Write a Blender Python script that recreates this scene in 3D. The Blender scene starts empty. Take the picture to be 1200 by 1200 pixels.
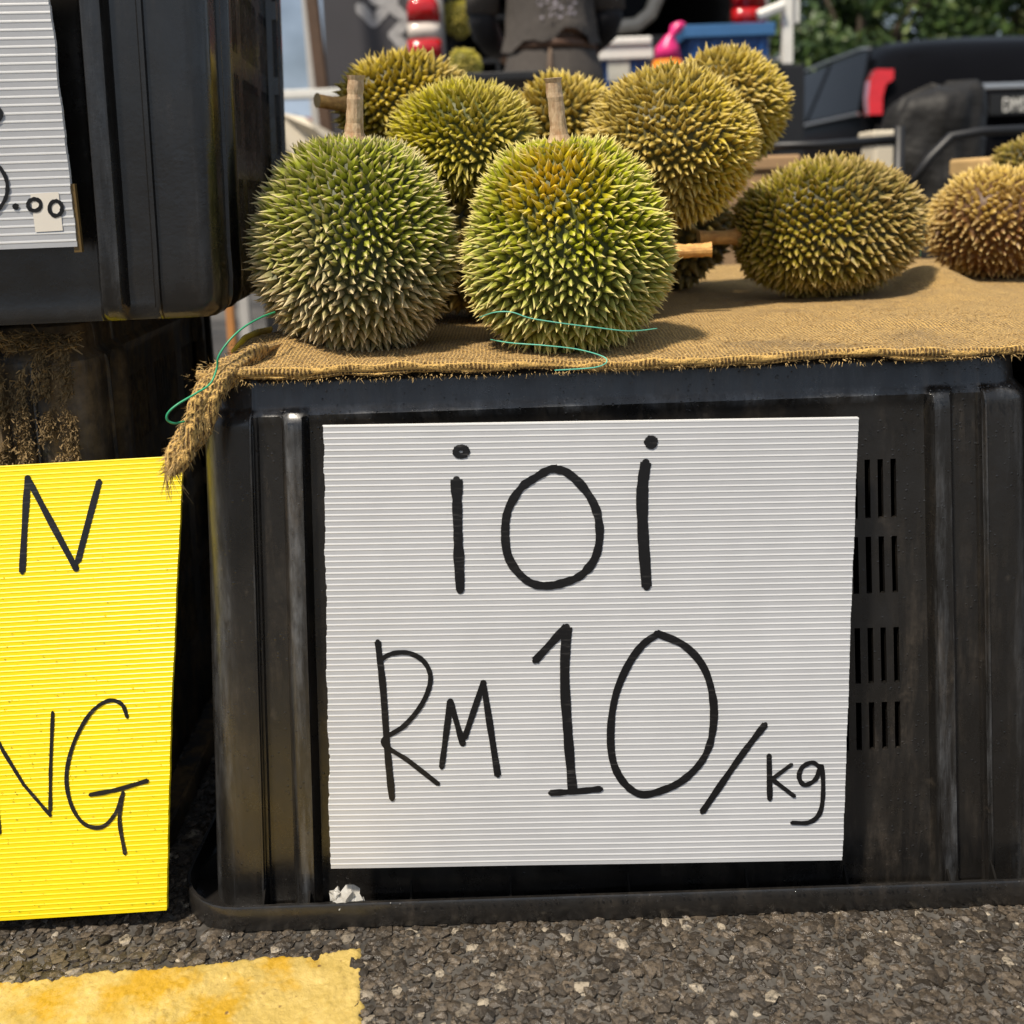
import bpy, bmesh, math, random
import numpy as np
from mathutils import Vector, Matrix, noise
R = math.radians
sc = bpy.context.scene
C = sc.collection
rnd = random.Random(7)

# ------------------------------------------------------------ camera, world, sun, exposure
CAM_H, PITCH, ROLL, FPX, CX, CY = 0.607, R(8.4), R(2.0), 1180.0, 600.0, 400.0
cd = bpy.data.cameras.new('camera')
cam = bpy.data.objects.new('camera', cd); C.objects.link(cam)
cd.sensor_width = 36; cd.lens = 36 * FPX / 1200
cd.shift_y = -(600 - CY) / 1200.0
cd.clip_start = 0.02; cd.clip_end = 600
cam.matrix_world = Matrix.Translation((0, 0, CAM_H)) @ Matrix.Rotation(math.pi/2 - PITCH, 4, 'X') @ Matrix.Rotation(ROLL * -1, 4, 'Z')
cd.dof.use_dof = True; cd.dof.focus_distance = 0.84; cd.dof.aperture_fstop = 5.4
sc.camera = cam

SUN_DIR = Vector((0.36, 0.42, -1.0)).normalized()      # the way the light travels
w = bpy.data.worlds.new('World'); sc.world = w; w.use_nodes = True
nt = w.node_tree; nt.nodes.clear()
wo = nt.nodes.new('ShaderNodeOutputWorld'); bg = nt.nodes.new('ShaderNodeBackground')
sky = nt.nodes.new('ShaderNodeTexSky'); sky.sky_type = 'NISHITA'; sky.sun_disc = False
to_sun = -SUN_DIR
sky.sun_elevation = math.asin(to_sun.z); sky.sun_rotation = math.atan2(to_sun.x, to_sun.y)
sky.dust_density = 4.0; sky.ozone_density = 0.3
bg.inputs['Strength'].default_value = 0.062
tcw = nt.nodes.new('ShaderNodeTexCoord'); mpw = nt.nodes.new('ShaderNodeMapping'); mpw.inputs['Scale'].default_value = (1, 1, 2.2)
nzw = nt.nodes.new('ShaderNodeTexNoise'); nzw.inputs['Scale'].default_value = 3.2; nzw.inputs['Detail'].default_value = 7; nzw.inputs['Roughness'].default_value = .6
rpw = nt.nodes.new('ShaderNodeValToRGB'); rpw.color_ramp.elements[0].position = .36; rpw.color_ramp.elements[1].position = .66
rpw.color_ramp.elements[0].color = (.12,.12,.12,1); rpw.color_ramp.elements[1].color = (.92,.92,.92,1)
mxw = nt.nodes.new('ShaderNodeMix'); mxw.data_type = 'RGBA'; mxw.inputs[7].default_value = (8.6, 10.2, 12.4, 1)
nt.links.new(tcw.outputs['Generated'], mpw.inputs[0]); nt.links.new(mpw.outputs[0], nzw.inputs['Vector']); nt.links.new(nzw.outputs['Fac'], rpw.inputs[0])
nt.links.new(rpw.outputs[0], mxw.inputs[0]); nt.links.new(sky.outputs[0], mxw.inputs[6]); nt.links.new(mxw.outputs[2], bg.inputs[0]); nt.links.new(bg.outputs[0], wo.inputs[0])
sd = bpy.data.lights.new('sun', 'SUN'); sd.energy = 5.0; sd.angle = R(4.0); sd.color = (1.0, 0.90, 0.755)
sun = bpy.data.objects.new('sun', sd); C.objects.link(sun)
sun.rotation_euler = SUN_DIR.to_track_quat('-Z', 'Y').to_euler()
sc.view_settings.view_transform = 'Standard'; sc.view_settings.look = 'None'
sc.view_settings.exposure = 0.20; sc.view_settings.gamma = 1
sc.view_settings.use_curve_mapping = False

# ------------------------------------------------------------ measuring helpers (photo pixel -> place in the world)
def ray(u, v):
    x = (u - CX) / FPX; y = -(v - CY) / FPX
    xr = x * math.cos(ROLL) + y * math.sin(ROLL); yr = -x * math.sin(ROLL) + y * math.cos(ROLL)
    return Vector((xr, math.cos(PITCH) + yr * math.sin(PITCH), -math.sin(PITCH) + yr * math.cos(PITCH)))
def at(u, v, Y):
    d = ray(u, v); return Vector((0, 0, CAM_H)) + d * (Y / d.y)
def on(u, v, z):
    d = ray(u, v); return Vector((0, 0, CAM_H)) + d * ((z - CAM_H) / d.z)
def to_plane(M, u, v):
    """where the sight line through a pixel meets the local XZ plane of a thing"""
    Mi = M.inverted(); o = Mi @ Vector((0, 0, CAM_H)); d = Mi.to_3x3() @ ray(u, v)
    p = o + d * (-o.y / d.y); return (p.x, p.z)

# ------------------------------------------------------------ object helpers
def tag(o, label=None, cat=None, group=None, kind=None):
    if label: o['label'] = label
    if cat: o['category'] = cat
    if group: o['group'] = group
    if kind: o['kind'] = kind
    return o
def empty(name, M, label, cat, group=None):
    o = bpy.data.objects.new(name, None); C.objects.link(o); o.empty_display_size = .05
    o.matrix_world = M if isinstance(M, Matrix) else Matrix.Translation(M)
    return tag(o, label, cat, group)
class MB:
    def __init__(s): s.v = []; s.f = []; s.m = []; s.mi = 0
    def add(s, vs, fs, mi=None):
        b = len(s.v); s.v += [tuple(p) for p in vs]; s.f += [tuple(b + i for i in f) for f in fs]
        s.m += [s.mi if mi is None else mi] * len(fs)
    def box(s, x0, x1, y0, y1, z0, z1, M=None, c=0.0):
        if c:   # chamfered box
            xs, ys, zs = (x0, x1), (y0, y1), (z0, z1); vs = []; bm = bmesh.new()
            bmesh.ops.create_cube(bm, size=1)
            for q in bm.verts: q.co = Vector(((x0+x1)/2 + q.co.x*(x1-x0), (y0+y1)/2 + q.co.y*(y1-y0), (z0+z1)/2 + q.co.z*(z1-z0)))
            bmesh.ops.bevel(bm, geom=list(bm.edges), offset=c, segments=2, affect='EDGES', profile=.5)
            bm.verts.index_update()
            vs = [(M @ q.co) if M else q.co.copy() for q in bm.verts]
            s.add(vs, [[q.index for q in f.verts] for f in bm.faces]); bm.free(); return
        vs = [Vector((x, y, z)) for z in (z0, z1) for y in (y0, y1) for x in (x0, x1)]
        if M: vs = [M @ q for q in vs]
        s.add(vs, [(0,2,3,1),(4,5,7,6),(0,1,5,4),(2,6,7,3),(0,4,6,2),(1,3,7,5)])
    def tube(s, pts, rad, n=8, cap=True, squash=1.0):
        pts = [Vector(p) for p in pts]; rad = rad if isinstance(rad, (list, tuple)) else [rad]*len(pts)
        vs = []; fs = []; up = Vector((.13, .2, 1)).normalized(); prev = None
        for i, p in enumerate(pts):
            t = (pts[min(i+1, len(pts)-1)] - pts[max(i-1, 0)]).normalized()
            a = prev if prev is not None else (up if abs(t.dot(up)) < .95 else Vector((1,0,0)))
            a = (a - t * a.dot(t)).normalized(); prev = a; b = t.cross(a)
            for k in range(n):
                an = 2*math.pi*k/n; vs.append(p + (a*math.cos(an) + b*math.sin(an)*squash) * rad[i])
        for i in range(len(pts)-1):
            for k in range(n):
                k2 = (k+1) % n; fs.append((i*n+k, i*n+k2, (i+1)*n+k2, (i+1)*n+k))
        if cap: fs.append(tuple(range(n-1, -1, -1))); fs.append(tuple((len(pts)-1)*n + k for k in range(n)))
        s.add(vs, fs)
    def rings(s, rings, cap=True):
        n = len(rings[0]); fs = []
        for i in range(len(rings)-1):
            for k in range(n): fs.append((i*n+k, i*n+(k+1)%n, (i+1)*n+(k+1)%n, (i+1)*n+k))
        if cap: fs.append(tuple(range(n-1, -1, -1))); fs.append(tuple((len(rings)-1)*n + k for k in range(n)))
        s.add([p for r in rings for p in r], fs)
    def build(s, name, mats, parent=None, smooth=False):
        me = bpy.data.meshes.new(name); me.from_pydata(s.v, [], s.f); me.update()
        for m in (mats if isinstance(mats, (list, tuple)) else [mats]): me.materials.append(m)
        me.polygons.foreach_set('material_index', s.m)
        if smooth: me.polygons.foreach_set('use_smooth', [True]*len(s.f))
        o = bpy.data.objects.new(name, me); C.objects.link(o)
        if parent: o.parent = parent
        return o
def fast_mesh(name, V, F, mats, parent=None, smooth=False, attr=None):
    """V (n,3) array, F (m,3) triangles"""
    me = bpy.data.meshes.new(name)
    me.vertices.add(len(V)); me.vertices.foreach_set('co', np.asarray(V, dtype=np.float32).ravel())
    me.loops.add(F.size); me.loops.foreach_set('vertex_index', F.ravel().astype(np.int32))
    k = F.shape[1]
    me.polygons.add(len(F)); me.polygons.foreach_set('loop_start', np.arange(0, F.size, k, dtype=np.int32))
    me.polygons.foreach_set('use_smooth', np.full(len(F), smooth))
    me.update(calc_edges=True)
    for m in (mats if isinstance(mats, (list, tuple)) else [mats]): me.materials.append(m)
    if attr is not None:
        a = me.color_attributes.new('Data', 'FLOAT_COLOR', 'POINT')
        a.data.foreach_set('color', np.c_[attr, np.ones(len(V))].astype(np.float32).ravel())
    me.validate()
    o = bpy.data.objects.new(name, me); C.objects.link(o)
    if parent: o.parent = parent
    return o

# ------------------------------------------------------------ materials
class NT:
    def __init__(s, name):
        s.m = bpy.data.materials.new(name); s.m.use_nodes = True; s.t = s.m.node_tree
        s.b = s.t.nodes['Principled BSDF']; s.co = s.t.nodes.new('ShaderNodeTexCoord').outputs['Object']
    def n(s, typ, **kw):
        x = s.t.nodes.new(typ)
        for k, v in kw.items(): setattr(x, k, v)
        return x
    def l(s, a, b): s.t.links.new(a, b)
    def noise(s, scale, detail=4, rough=.55, vec=None, dist=0):
        x = s.n('ShaderNodeTexNoise'); x.inputs['Scale'].default_value = scale; x.inputs['Detail'].default_value = detail
        x.inputs['Roughness'].default_value = rough; x.inputs['Distortion'].default_value = dist
        s.l(vec or s.co, x.inputs['Vector']); return x.outputs['Fac']
    def vor(s, scale, feature='F1', out='Distance', vec=None):
        x = s.n('ShaderNodeTexVoronoi', feature=feature); x.inputs['Scale'].default_value = scale
        s.l(vec or s.co, x.inputs['Vector']); return x.outputs[out]
    def scaled(s, v, rot=(0,0,0)):
        x = s.n('ShaderNodeMapping'); x.inputs['Scale'].default_value = v; x.inputs['Rotation'].default_value = rot
        s.l(s.co, x.inputs['Vector']); return x.outputs[0]
    def ramp(s, fac, a, b, ca=(0,0,0,1), cb=(1,1,1,1)):
        x = s.n('ShaderNodeValToRGB'); x.color_ramp.elements[0].position = a; x.color_ramp.elements[1].position = b
        x.color_ramp.elements[0].color = ca; x.color_ramp.elements[1].color = cb; s.l(fac, x.inputs[0]); return x.outputs[0]
    def mix(s, fac, a, b, mode='MIX'):
        x = s.n('ShaderNodeMix', data_type='RGBA', blend_type=mode)
        if hasattr(fac, 'links'): s.l(fac, x.inputs[0])
        else: x.inputs[0].default_value = fac
        for q, i in ((a, 6), (b, 7)):
            if hasattr(q, 'links'): s.l(q, x.inputs[i])
            else: x.inputs[i].default_value = (*q[:3], 1)
        return x.outputs[2]
    def math(s, op, a, b=0.0):
        x = s.n('ShaderNodeMath', operation=op)
        for q, i in ((a, 0), (b, 1)):
            if hasattr(q, 'links'): s.l(q, x.inputs[i])
            else: x.inputs[i].default_value = q
        return x.outputs[0]
    def bump(s, h, strength, dist):
        x = s.n('ShaderNodeBump'); x.inputs['Strength'].default_value = strength; x.inputs['Distance'].default_value = dist
        s.l(h, x.inputs['Height'])
        if s.b.inputs['Normal'].links: s.l(s.b.inputs['Normal'].links[0].from_socket, x.inputs['Normal'])
        s.l(x.outputs[0], s.b.inputs['Normal'])
    def col(s, c):
        if hasattr(c, 'links'): s.l(c, s.b.inputs['Base Color'])
        else: s.b.inputs['Base Color'].default_value = (*c[:3], 1)
    def set(s, rough=None, metal=None, spec=None, coat=None, trans=None, sheen=None):
        for k, v in (('Roughness', rough), ('Metallic', metal), ('Specular IOR Level', spec), ('Coat Weight', coat), ('Transmission Weight', trans), ('Sheen Weight', sheen)):
            if v is None: continue
            if hasattr(v, 'links'): s.l(v, s.b.inputs[k])
            else: s.b.inputs[k].default_value = v
def plain(name, c, rough=.5, metal=0, var=.25, scale=30, spec=.5, coat=0, bump=0):
    n = NT(name); c2 = tuple(q*(1-var) for q in c)
    f = n.ramp(n.noise(scale), .3, .7); n.col(n.mix(f, c2, c)); n.set(rough, metal, spec, coat)
    if bump: n.bump(n.noise(scale*3), .5, bump)
    return n.m
def plastic_crate_mat(name, base, dust, dust_amt, scale=1.0, rough=(.25,.55), cover=0, glint=.42, drop=.4):
    n = NT(name)
    big = n.noise(7*scale, 6, .65); streak = n.noise(5, 7, .7, n.scaled((9, 9, 1.3))); fine = n.noise(160, 5, .7)
    d = n.math('MULTIPLY', n.ramp(streak, .48, .74), n.ramp(big, .40, .72))
    spots = n.ramp(n.noise(38, 3, .6), .66, .76)
    scr = n.ramp(n.noise(30, 3, .5, n.scaled((1, 1, 14), (0.3, .5, .2))), .70, .735)
    d = n.math('MULTIPLY', n.math('ADD', d, n.math('MULTIPLY', spots, .35)), dust_amt)
    d = n.math('ADD', d, n.math('MULTIPLY', n.math('MULTIPLY', scr, n.ramp(big, .5, .65)), .22))
    d = n.math('MINIMUM', n.math('MULTIPLY', d, n.ramp(fine, .2, .7)), .95)
    if cover:
        d = n.math('MAXIMUM', d, n.math('MULTIPLY', n.ramp(n.noise(26, 6, .7, n.scaled((1,1,.45))), .40, .56), cover))
    dust = n.mix(n.ramp(n.noise(90, 4, .7), .3, .7), tuple(q*.45 for q in dust), dust) if cover else dust
    at_ = n.n('ShaderNodeAttribute', attribute_name='Data'); s3 = n.n('ShaderNodeSeparateColor'); n.l(at_.outputs['Color'], s3.inputs[0])
    wr = n.math('MULTIPLY', s3.outputs[0], n.math('MULTIPLY', n.ramp(n.noise(20, 7, .7, n.scaled((2.2,2.2,.16))), .44, .62), n.ramp(n.noise(120, 4, .7, n.scaled((1,1,.3))), .30, .6)))  # pale vertical streaks: highlights painted into the plastic colour
    n.col(n.mix(n.math('MULTIPLY', wr, glint), n.mix(d, base, dust), (.20,.21,.225)))
    r = n.n('ShaderNodeMapRange'); r.inputs['To Min'].default_value = rough[0]; r.inputs['To Max'].default_value = rough[1]
    n.l(n.ramp(n.noise(22, 6, .7), .3, .7), r.inputs[0]); n.set(rough=n.math('ADD', r.outputs[0], n.math('MULTIPLY', d, .4)), spec=.65)
    n.set(coat=.15); n.b.inputs['Coat Roughness'].default_value = .16
    n.bump(n.noise(9, 3), .35, .005); n.bump(n.noise(260, 4), .25, .0006)
    drops = n.ramp(n.vor(190), .10, .22, (1,1,1,1), (0,0,0,1))
    if drop: n.bump(n.math('MULTIPLY', drops, n.ramp(n.noise(30, 2), .5, .6)), drop, .0012)
    return n.m
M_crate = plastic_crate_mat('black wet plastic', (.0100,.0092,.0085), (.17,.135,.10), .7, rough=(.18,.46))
M_crate_hi = plastic_crate_mat('black clean plastic', (.0085,.0075,.0065), (.12,.10,.08), .3, rough=(.12,.38), glint=.18, drop=0)
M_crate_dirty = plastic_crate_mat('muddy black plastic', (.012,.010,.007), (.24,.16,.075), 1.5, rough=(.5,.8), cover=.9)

M_web = plain('dull black plastic', (.010,.009,.008), .8, spec=.1)
def spine_mat(name, low, high, tip, base2, patch=None, brown=None):
    """low/high: skin colour at the blossom end / stem end; tip: dry spine tips; base2: darker skin between spines, with painted shade"""
    n = NT(name); a = n.n('ShaderNodeAttribute', attribute_name='Data'); s3 = n.n('ShaderNodeSeparateColor'); n.l(a.outputs['Color'], s3.inputs[0])
    tipf, rf, axf = s3.outputs
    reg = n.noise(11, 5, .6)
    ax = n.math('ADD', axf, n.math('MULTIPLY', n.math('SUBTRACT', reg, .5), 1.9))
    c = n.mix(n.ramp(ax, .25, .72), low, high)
    c = n.mix(n.math('MULTIPLY', n.ramp(rf, .2, 1), .45), c, tuple(q*.55 for q in high))
    if brown: c = n.mix(n.ramp(n.math('ADD', axf, n.math('MULTIPLY', reg, .5)), .38, .62, (1,1,1,1), (0,0,0,1)), c, brown)
    if patch:
        g = n.n('ShaderNodeVectorMath', operation='DISTANCE'); n.l(n.co, g.inputs[0]); g.inputs[1].default_value = patch[0]
        pm = n.ramp(n.math('ADD', g.outputs['Value'], n.math('MULTIPLY', n.math('SUBTRACT', n.noise(75, 3), .5), .07)), patch[2]*.2, patch[2]*1.15, (1,1,1,1), (0,0,0,1))
        c = n.mix(pm, c, patch[1])
    c = n.mix(n.ramp(tipf, .02, .42, (1,1,1,1), (0,0,0,1)), c, tuple(q*.55 for q in base2))  # dark spine bases, deepened in colour to paint the shade in the gaps
    c = n.mix(n.math('MULTIPLY', n.ramp(tipf, .50, .95), .9), c, tip)
    c = n.mix(n.ramp(n.noise(220, 3), .62, .75), c, tuple(q*.5 for q in tip))
    n.col(c); n.set(rough=.5, spec=.3); n.bump(n.noise(420, 3), .3, .0006)
    return n.m
GREEN_TIP = (.50,.38,.17)
M_D = {
 'grey_green': spine_mat('durian skin grey green', (.36,.30,.155), (.35,.38,.035), (.84,.67,.40), (.085,.095,.022)),
 'bright': spine_mat('durian skin bright green', (.35,.36,.085), (.40,.42,.014), (.88,.71,.30), (.095,.108,.012), patch=((-.010,-.052,.062), (.62,.42,.012), .050)),
 'lime': spine_mat('durian skin lime', (.44,.36,.06), (.53,.46,.018), (.76,.62,.22), (.12,.13,.014)),
 'yellow': spine_mat('durian skin yellow green', (.46,.33,.07), (.55,.41,.035), (.78,.62,.24), (.12,.10,.016)),
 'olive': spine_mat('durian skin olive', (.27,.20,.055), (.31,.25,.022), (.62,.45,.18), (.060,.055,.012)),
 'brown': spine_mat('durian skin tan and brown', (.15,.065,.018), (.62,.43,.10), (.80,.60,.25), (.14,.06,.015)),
}
def stem_mat(name, a, b):
    n = NT(name); v = n.scaled((1,1,.35)); c = n.mix(n.ramp(n.noise(160, 5, .7, v), .40, .66), a, b)
    c = n.mix(n.ramp(n.noise(55, 4), .55, .75), c, (.33,.15,.05)); n.col(c); n.set(rough=.75); n.bump(n.noise(300, 4, .6, v), .6, .0012); return n.m
M_stem = stem_mat('durian stem bark', (.62,.46,.29), (.36,.22,.12)); M_stem2 = stem_mat('durian stem orange', (.78,.45,.14), (.48,.23,.07))
M_cut = plain('stem cut end', (.62,.48,.27), .8, scale=200)

def burlap_mat():
    n = NT('burlap'); 
    warp = n.n('ShaderNodeVectorMath', operation='ADD'); nz = n.n('ShaderNodeTexNoise'); nz.inputs['Scale'].default_value = 26; nz.inputs['Detail'].default_value = 3
    n.l(n.co, nz.inputs['Vector']); sc_ = n.n('ShaderNodeVectorMath', operation='SCALE'); sc_.inputs['Scale'].default_value = .006
    n.l(nz.outputs['Color'], sc_.inputs[0]); n.l(n.co, warp.inputs[0]); n.l(sc_.outputs[0], warp.inputs[1])
    def wave(axis):
        x = n.n('ShaderNodeTexWave', wave_type='BANDS', bands_direction=axis, wave_profile='SIN'); x.inputs['Scale'].default_value = 95
        x.inputs['Distortion'].default_value = 2.2; x.inputs['Detail'].default_value = 2; x.inputs['Detail Scale'].default_value = 3
        n.l(warp.outputs[0], x.inputs['Vector']); return x.outputs['Fac']
    wx, wy = wave('X'), wave('Y')
    h = n.math('MAXIMUM', wx, wy); pit = n.math('MULTIPLY', wx, wy)
    c = n.mix(n.noise(70, 5, .7), (.40,.235,.070), (.80,.52,.165))
    c = n.mix(n.ramp(h, .25, .75, (1,1,1,1), (0,0,0,1)), c, (.15,.08,.024))
    c = n.mix(n.ramp(n.noise(9, 4), .56, .72), c, (.30,.19,.07))
    n.col(c); n.set(rough=.95, spec=.15, sheen=.15)
    n.bump(n.noise(38, 5, .65), .8, .006); n.bump(h, 1.0, .0022); n.bump(n.noise(240, 4, .75), .9, .0022); return n.m
M_burlap = burlap_mat()
M_fibre = plain('burlap fibre', (.62,.42,.17), .9, var=.5, scale=60)
def ink_mat():
    n = NT('black marker ink'); st = n.ramp(n.noise(1, 3, .6, n.scaled((45, 1, 520))), .56, .68); st = n.math('MULTIPLY', st, n.ramp(n.noise(28, 3), .42, .62))
    n.col(n.mix(st, (.006,.006,.007), (.055,.053,.052))); n.set(rough=.35); return n.m
M_ink = ink_mat()
def sign_mat(name, c, var, trans=.15):
    n = NT(name); smu = n.math('MULTIPLY', n.ramp(n.noise(7, 6, .7), .55, .75), .22); n.col(n.mix(smu, n.mix(n.ramp(n.noise(14, 5, .6), .35, .7), tuple(q*var for q in c), c), tuple(q*.6 for q in c))); n.set(rough=.33, spec=.45)
    n.b.inputs['Subsurface Weight'].default_value = trans; n.b.inputs['Subsurface Radius'].default_value = (.004,.004,.004)
    n.bump(n.noise(35, 3), .15, .002); return n.m
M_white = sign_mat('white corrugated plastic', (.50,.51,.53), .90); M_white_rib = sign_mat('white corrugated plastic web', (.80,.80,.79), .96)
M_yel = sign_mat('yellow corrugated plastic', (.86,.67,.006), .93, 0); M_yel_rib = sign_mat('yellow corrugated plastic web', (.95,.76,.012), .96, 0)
M_tape = plain('clear tape', (.84,.78,.68), .35, var=.05)
M_green_string = plain('green string', (.03,.36,.17), .45); M_cyan_string = plain('pale green string', (.13,.52,.38), .4)

# ------------------------------------------------------------ ground
def asphalt_mat(stone=False):
    n = NT('asphalt stone' if stone else 'asphalt')
    if stone:
        a = n.n('ShaderNodeAttribute', attribute_name='Data'); s3 = n.n('ShaderNodeSeparateColor'); n.l(a.outputs['Color'], s3.inputs[0])
        c = n.mix(s3.outputs[0], (.030,.024,.018), (.125,.098,.070))
        c = n.mix(n.ramp(s3.outputs[1], .93, .97), c, (.34,.29,.22))
        c = n.mix(n.ramp(n.noise(240, 4, .7), .44, .66), c, (.018,.015,.012))
        c = n.mix(n.ramp(n.noise(700, 2), .68, .75), c, (.30,.25,.19))
        n.col(c); n.set(rough=n.ramp(n.noise(60, 2), .35, .65, (.16,)*3+(1,), (.5,)*3+(1,)), spec=.5); n.bump(n.noise(600, 4, .7), .7, .001)
    else:
        v = n.vor(120); c = n.mix(n.ramp(v, .1, .5), (.06,.052,.043), (.020,.017,.014)); c = n.mix(n.ramp(n.noise(1.2, 5), .4, .7), c, (.13,.12,.105))
        n.col(c); n.set(rough=.7); n.bump(v, .5, .004)
    return n.m
M_asph = asphalt_mat(); M_stone = asphalt_mat(True)
g = MB(); g.add([(-150,-20,0),(150,-20,0),(150,300,0),(-150,300,0)], [(0,1,2,3)])
tag(g.build('ground', M_asph), kind='structure')

paint_px = [(-60,1152),(20,1146),(60,1143),(120,1133),(180,1131),(250,1124),(320,1116),(360,1117),(408,1107)]
paint_top = [on(u, v, .0045) for u, v in paint_px]; P_RT = on(410, 1109, .006); P_RB = on(418, 1230, .006)
def paint_edge_y(x):
    for a, b in zip(paint_top, paint_top[1:]):
        if a.x <= x <= b.x: return a.y + (b.y-a.y)*(x-a.x)/(b.x-a.x)
    return paint_top[0].y if x < paint_top[0].x else paint_top[-1].y
def paint_edge_x(y): return P_RT.x + (P_RB.x-P_RT.x)*(P_RT.y-y)/(P_RT.y-P_RB.y)

def make_stones():
    rs = np.random.RandomState(3); step = .0047; xs = np.arange(-.72, .66, step); ys = np.arange(.48, 1.16, step)
    X, Y = np.meshgrid(xs, ys); X = X.ravel() + rs.uniform(-.003, .003, X.size); Y = Y.ravel() + rs.uniform(-.003, .003, Y.size)
    keep = ~((X < paint_edge_x(Y) - .003) & (Y < np.interp(X, [p.x for p in paint_top], [p.y for p in paint_top]) - .003))
    keep &= ~((X > -.285) & (X < .46) & (Y > .766)); keep &= ~((X < -.40) & (Y > .86))
    X, Y = X[keep], Y[keep]; N = len(X)
    bm = bmesh.new(); bmesh.ops.create_icosphere(bm, subdivisions=1, radius=1)
    bv = np.array([v.co[:] for v in bm.verts]); bm.verts.index_update(); bf = np.array([[v.index for v in f.verts] for f in bm.faces]); bm.free()
    base = np.array([bv * (1 + rs.uniform(-.32, .32, (len(bv), 1))) for _ in range(24)])
    shp = base[rs.randint(0, 24, N)]
    r = rs.gamma(4, .00080, N).clip(.0013, .0068)
    an = rs.uniform(0, 2*np.pi, N); ca, sa = np.cos(an), np.sin(an)
    sx = r*rs.uniform(.85, 1.4, N); sy = r*rs.uniform(.8, 1.1, N); sz = r*rs.uniform(.55, .95, N)
    x = shp[:,:,0]*sx[:,None]; y = shp[:,:,1]*sy[:,None]; z = shp[:,:,2]*sz[:,None]; zc = (.35 + .3*rs.uniform(0,1,N))[:,None]*r[:,None]; z = np.where(z > zc, zc + (z-zc)*.22, z)
    V = np.stack([x*ca[:,None]-y*sa[:,None]+X[:,None], x*sa[:,None]+y*ca[:,None]+Y[:,None], z + rs.uniform(-.0012, .0010, N)[:,None]], -1).reshape(-1, 3)
    F = (bf[None] + (np.arange(N)*len(bv))[:,None,None]).reshape(-1, 3)
    A = np.repeat(np.c_[rs.uniform(0,1,N)**1.3, rs.uniform(0,1,N), np.zeros(N)], len(bv), 0)
    o = fast_mesh('asphalt_aggregate', V, F, M_stone, attr=A); tag(o, 'coarse brown grey stone aggregate of the wet asphalt surface', 'gravel', kind='stuff')
make_stones()

def make_paint():
    n = NT('yellow road paint'); 
    c = n.mix(n.ramp(n.noise(30, 6, .65), .35, .65), (.40,.285,.070), (.53,.39,.125))
    c = n.mix(n.ramp(n.noise(130, 5, .7), .60, .74), c, (.24,.15,.045))
    c = n.mix(n.ramp(n.noise(9, 5, .65), .52, .60), c, (.44,.26,.02)); c = n.mix(n.ramp(n.vor(60), .05, .12, (1,1,1,1), (0,0,0,1)), c, (.14,.08,.03))
    n.col(c); n.set(rough=n.ramp(n.noise(16,4), .4, .6, (.22,)*3+(1,), (.55,)*3+(1,))); n.bump(n.noise(90, 5, .6), .6, .003); n.bump(n.noise(420, 3), .4, .001)
    nx, ny = 320, 130; x0 = -.62; mb = MB(); vs = []
    for j in range(ny+1):
        for i in range(nx+1):
            s, t = i/nx, j/ny
            y_guess = .50 + t*.20
            xr = paint_edge_x(y_guess) + .0035*noise.noise(Vector((0, y_guess*130, 3))) + .002*noise.noise(Vector((7, y_guess*420, 3)))
            x = x0 + (xr-x0)*s
            yt = paint_edge_y(x) + .0035*noise.noise(Vector((x*130, 5, 1))) + .002*noise.noise(Vector((x*420, 2, 1)))
            y = .50 + (yt-.50)*t
            dd = noise.voronoi(Vector((x*150, y*150, 0)))[0]; h = .0030 + .0009*noise.noise(Vector((x*60, y*60, 0))) + .0022*min(.6, dd[1]-dd[0]) - .0004
            e = min((1-s)*(xr-x0), (1-t)*(yt-.5)); h *= min(1, .1 + (e/.004)**.6 if e > 0 else .1)
            vs.append((x, y, h))
    fs = [(j*(nx+1)+i, j*(nx+1)+i+1, (j+1)*(nx+1)+i+1, (j+1)*(nx+1)+i) for j in range(ny) for i in range(nx)]
    mb.add(vs, fs); tag(mb.build('road_marking', n.m, smooth=True), kind='structure')
make_paint()

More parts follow.
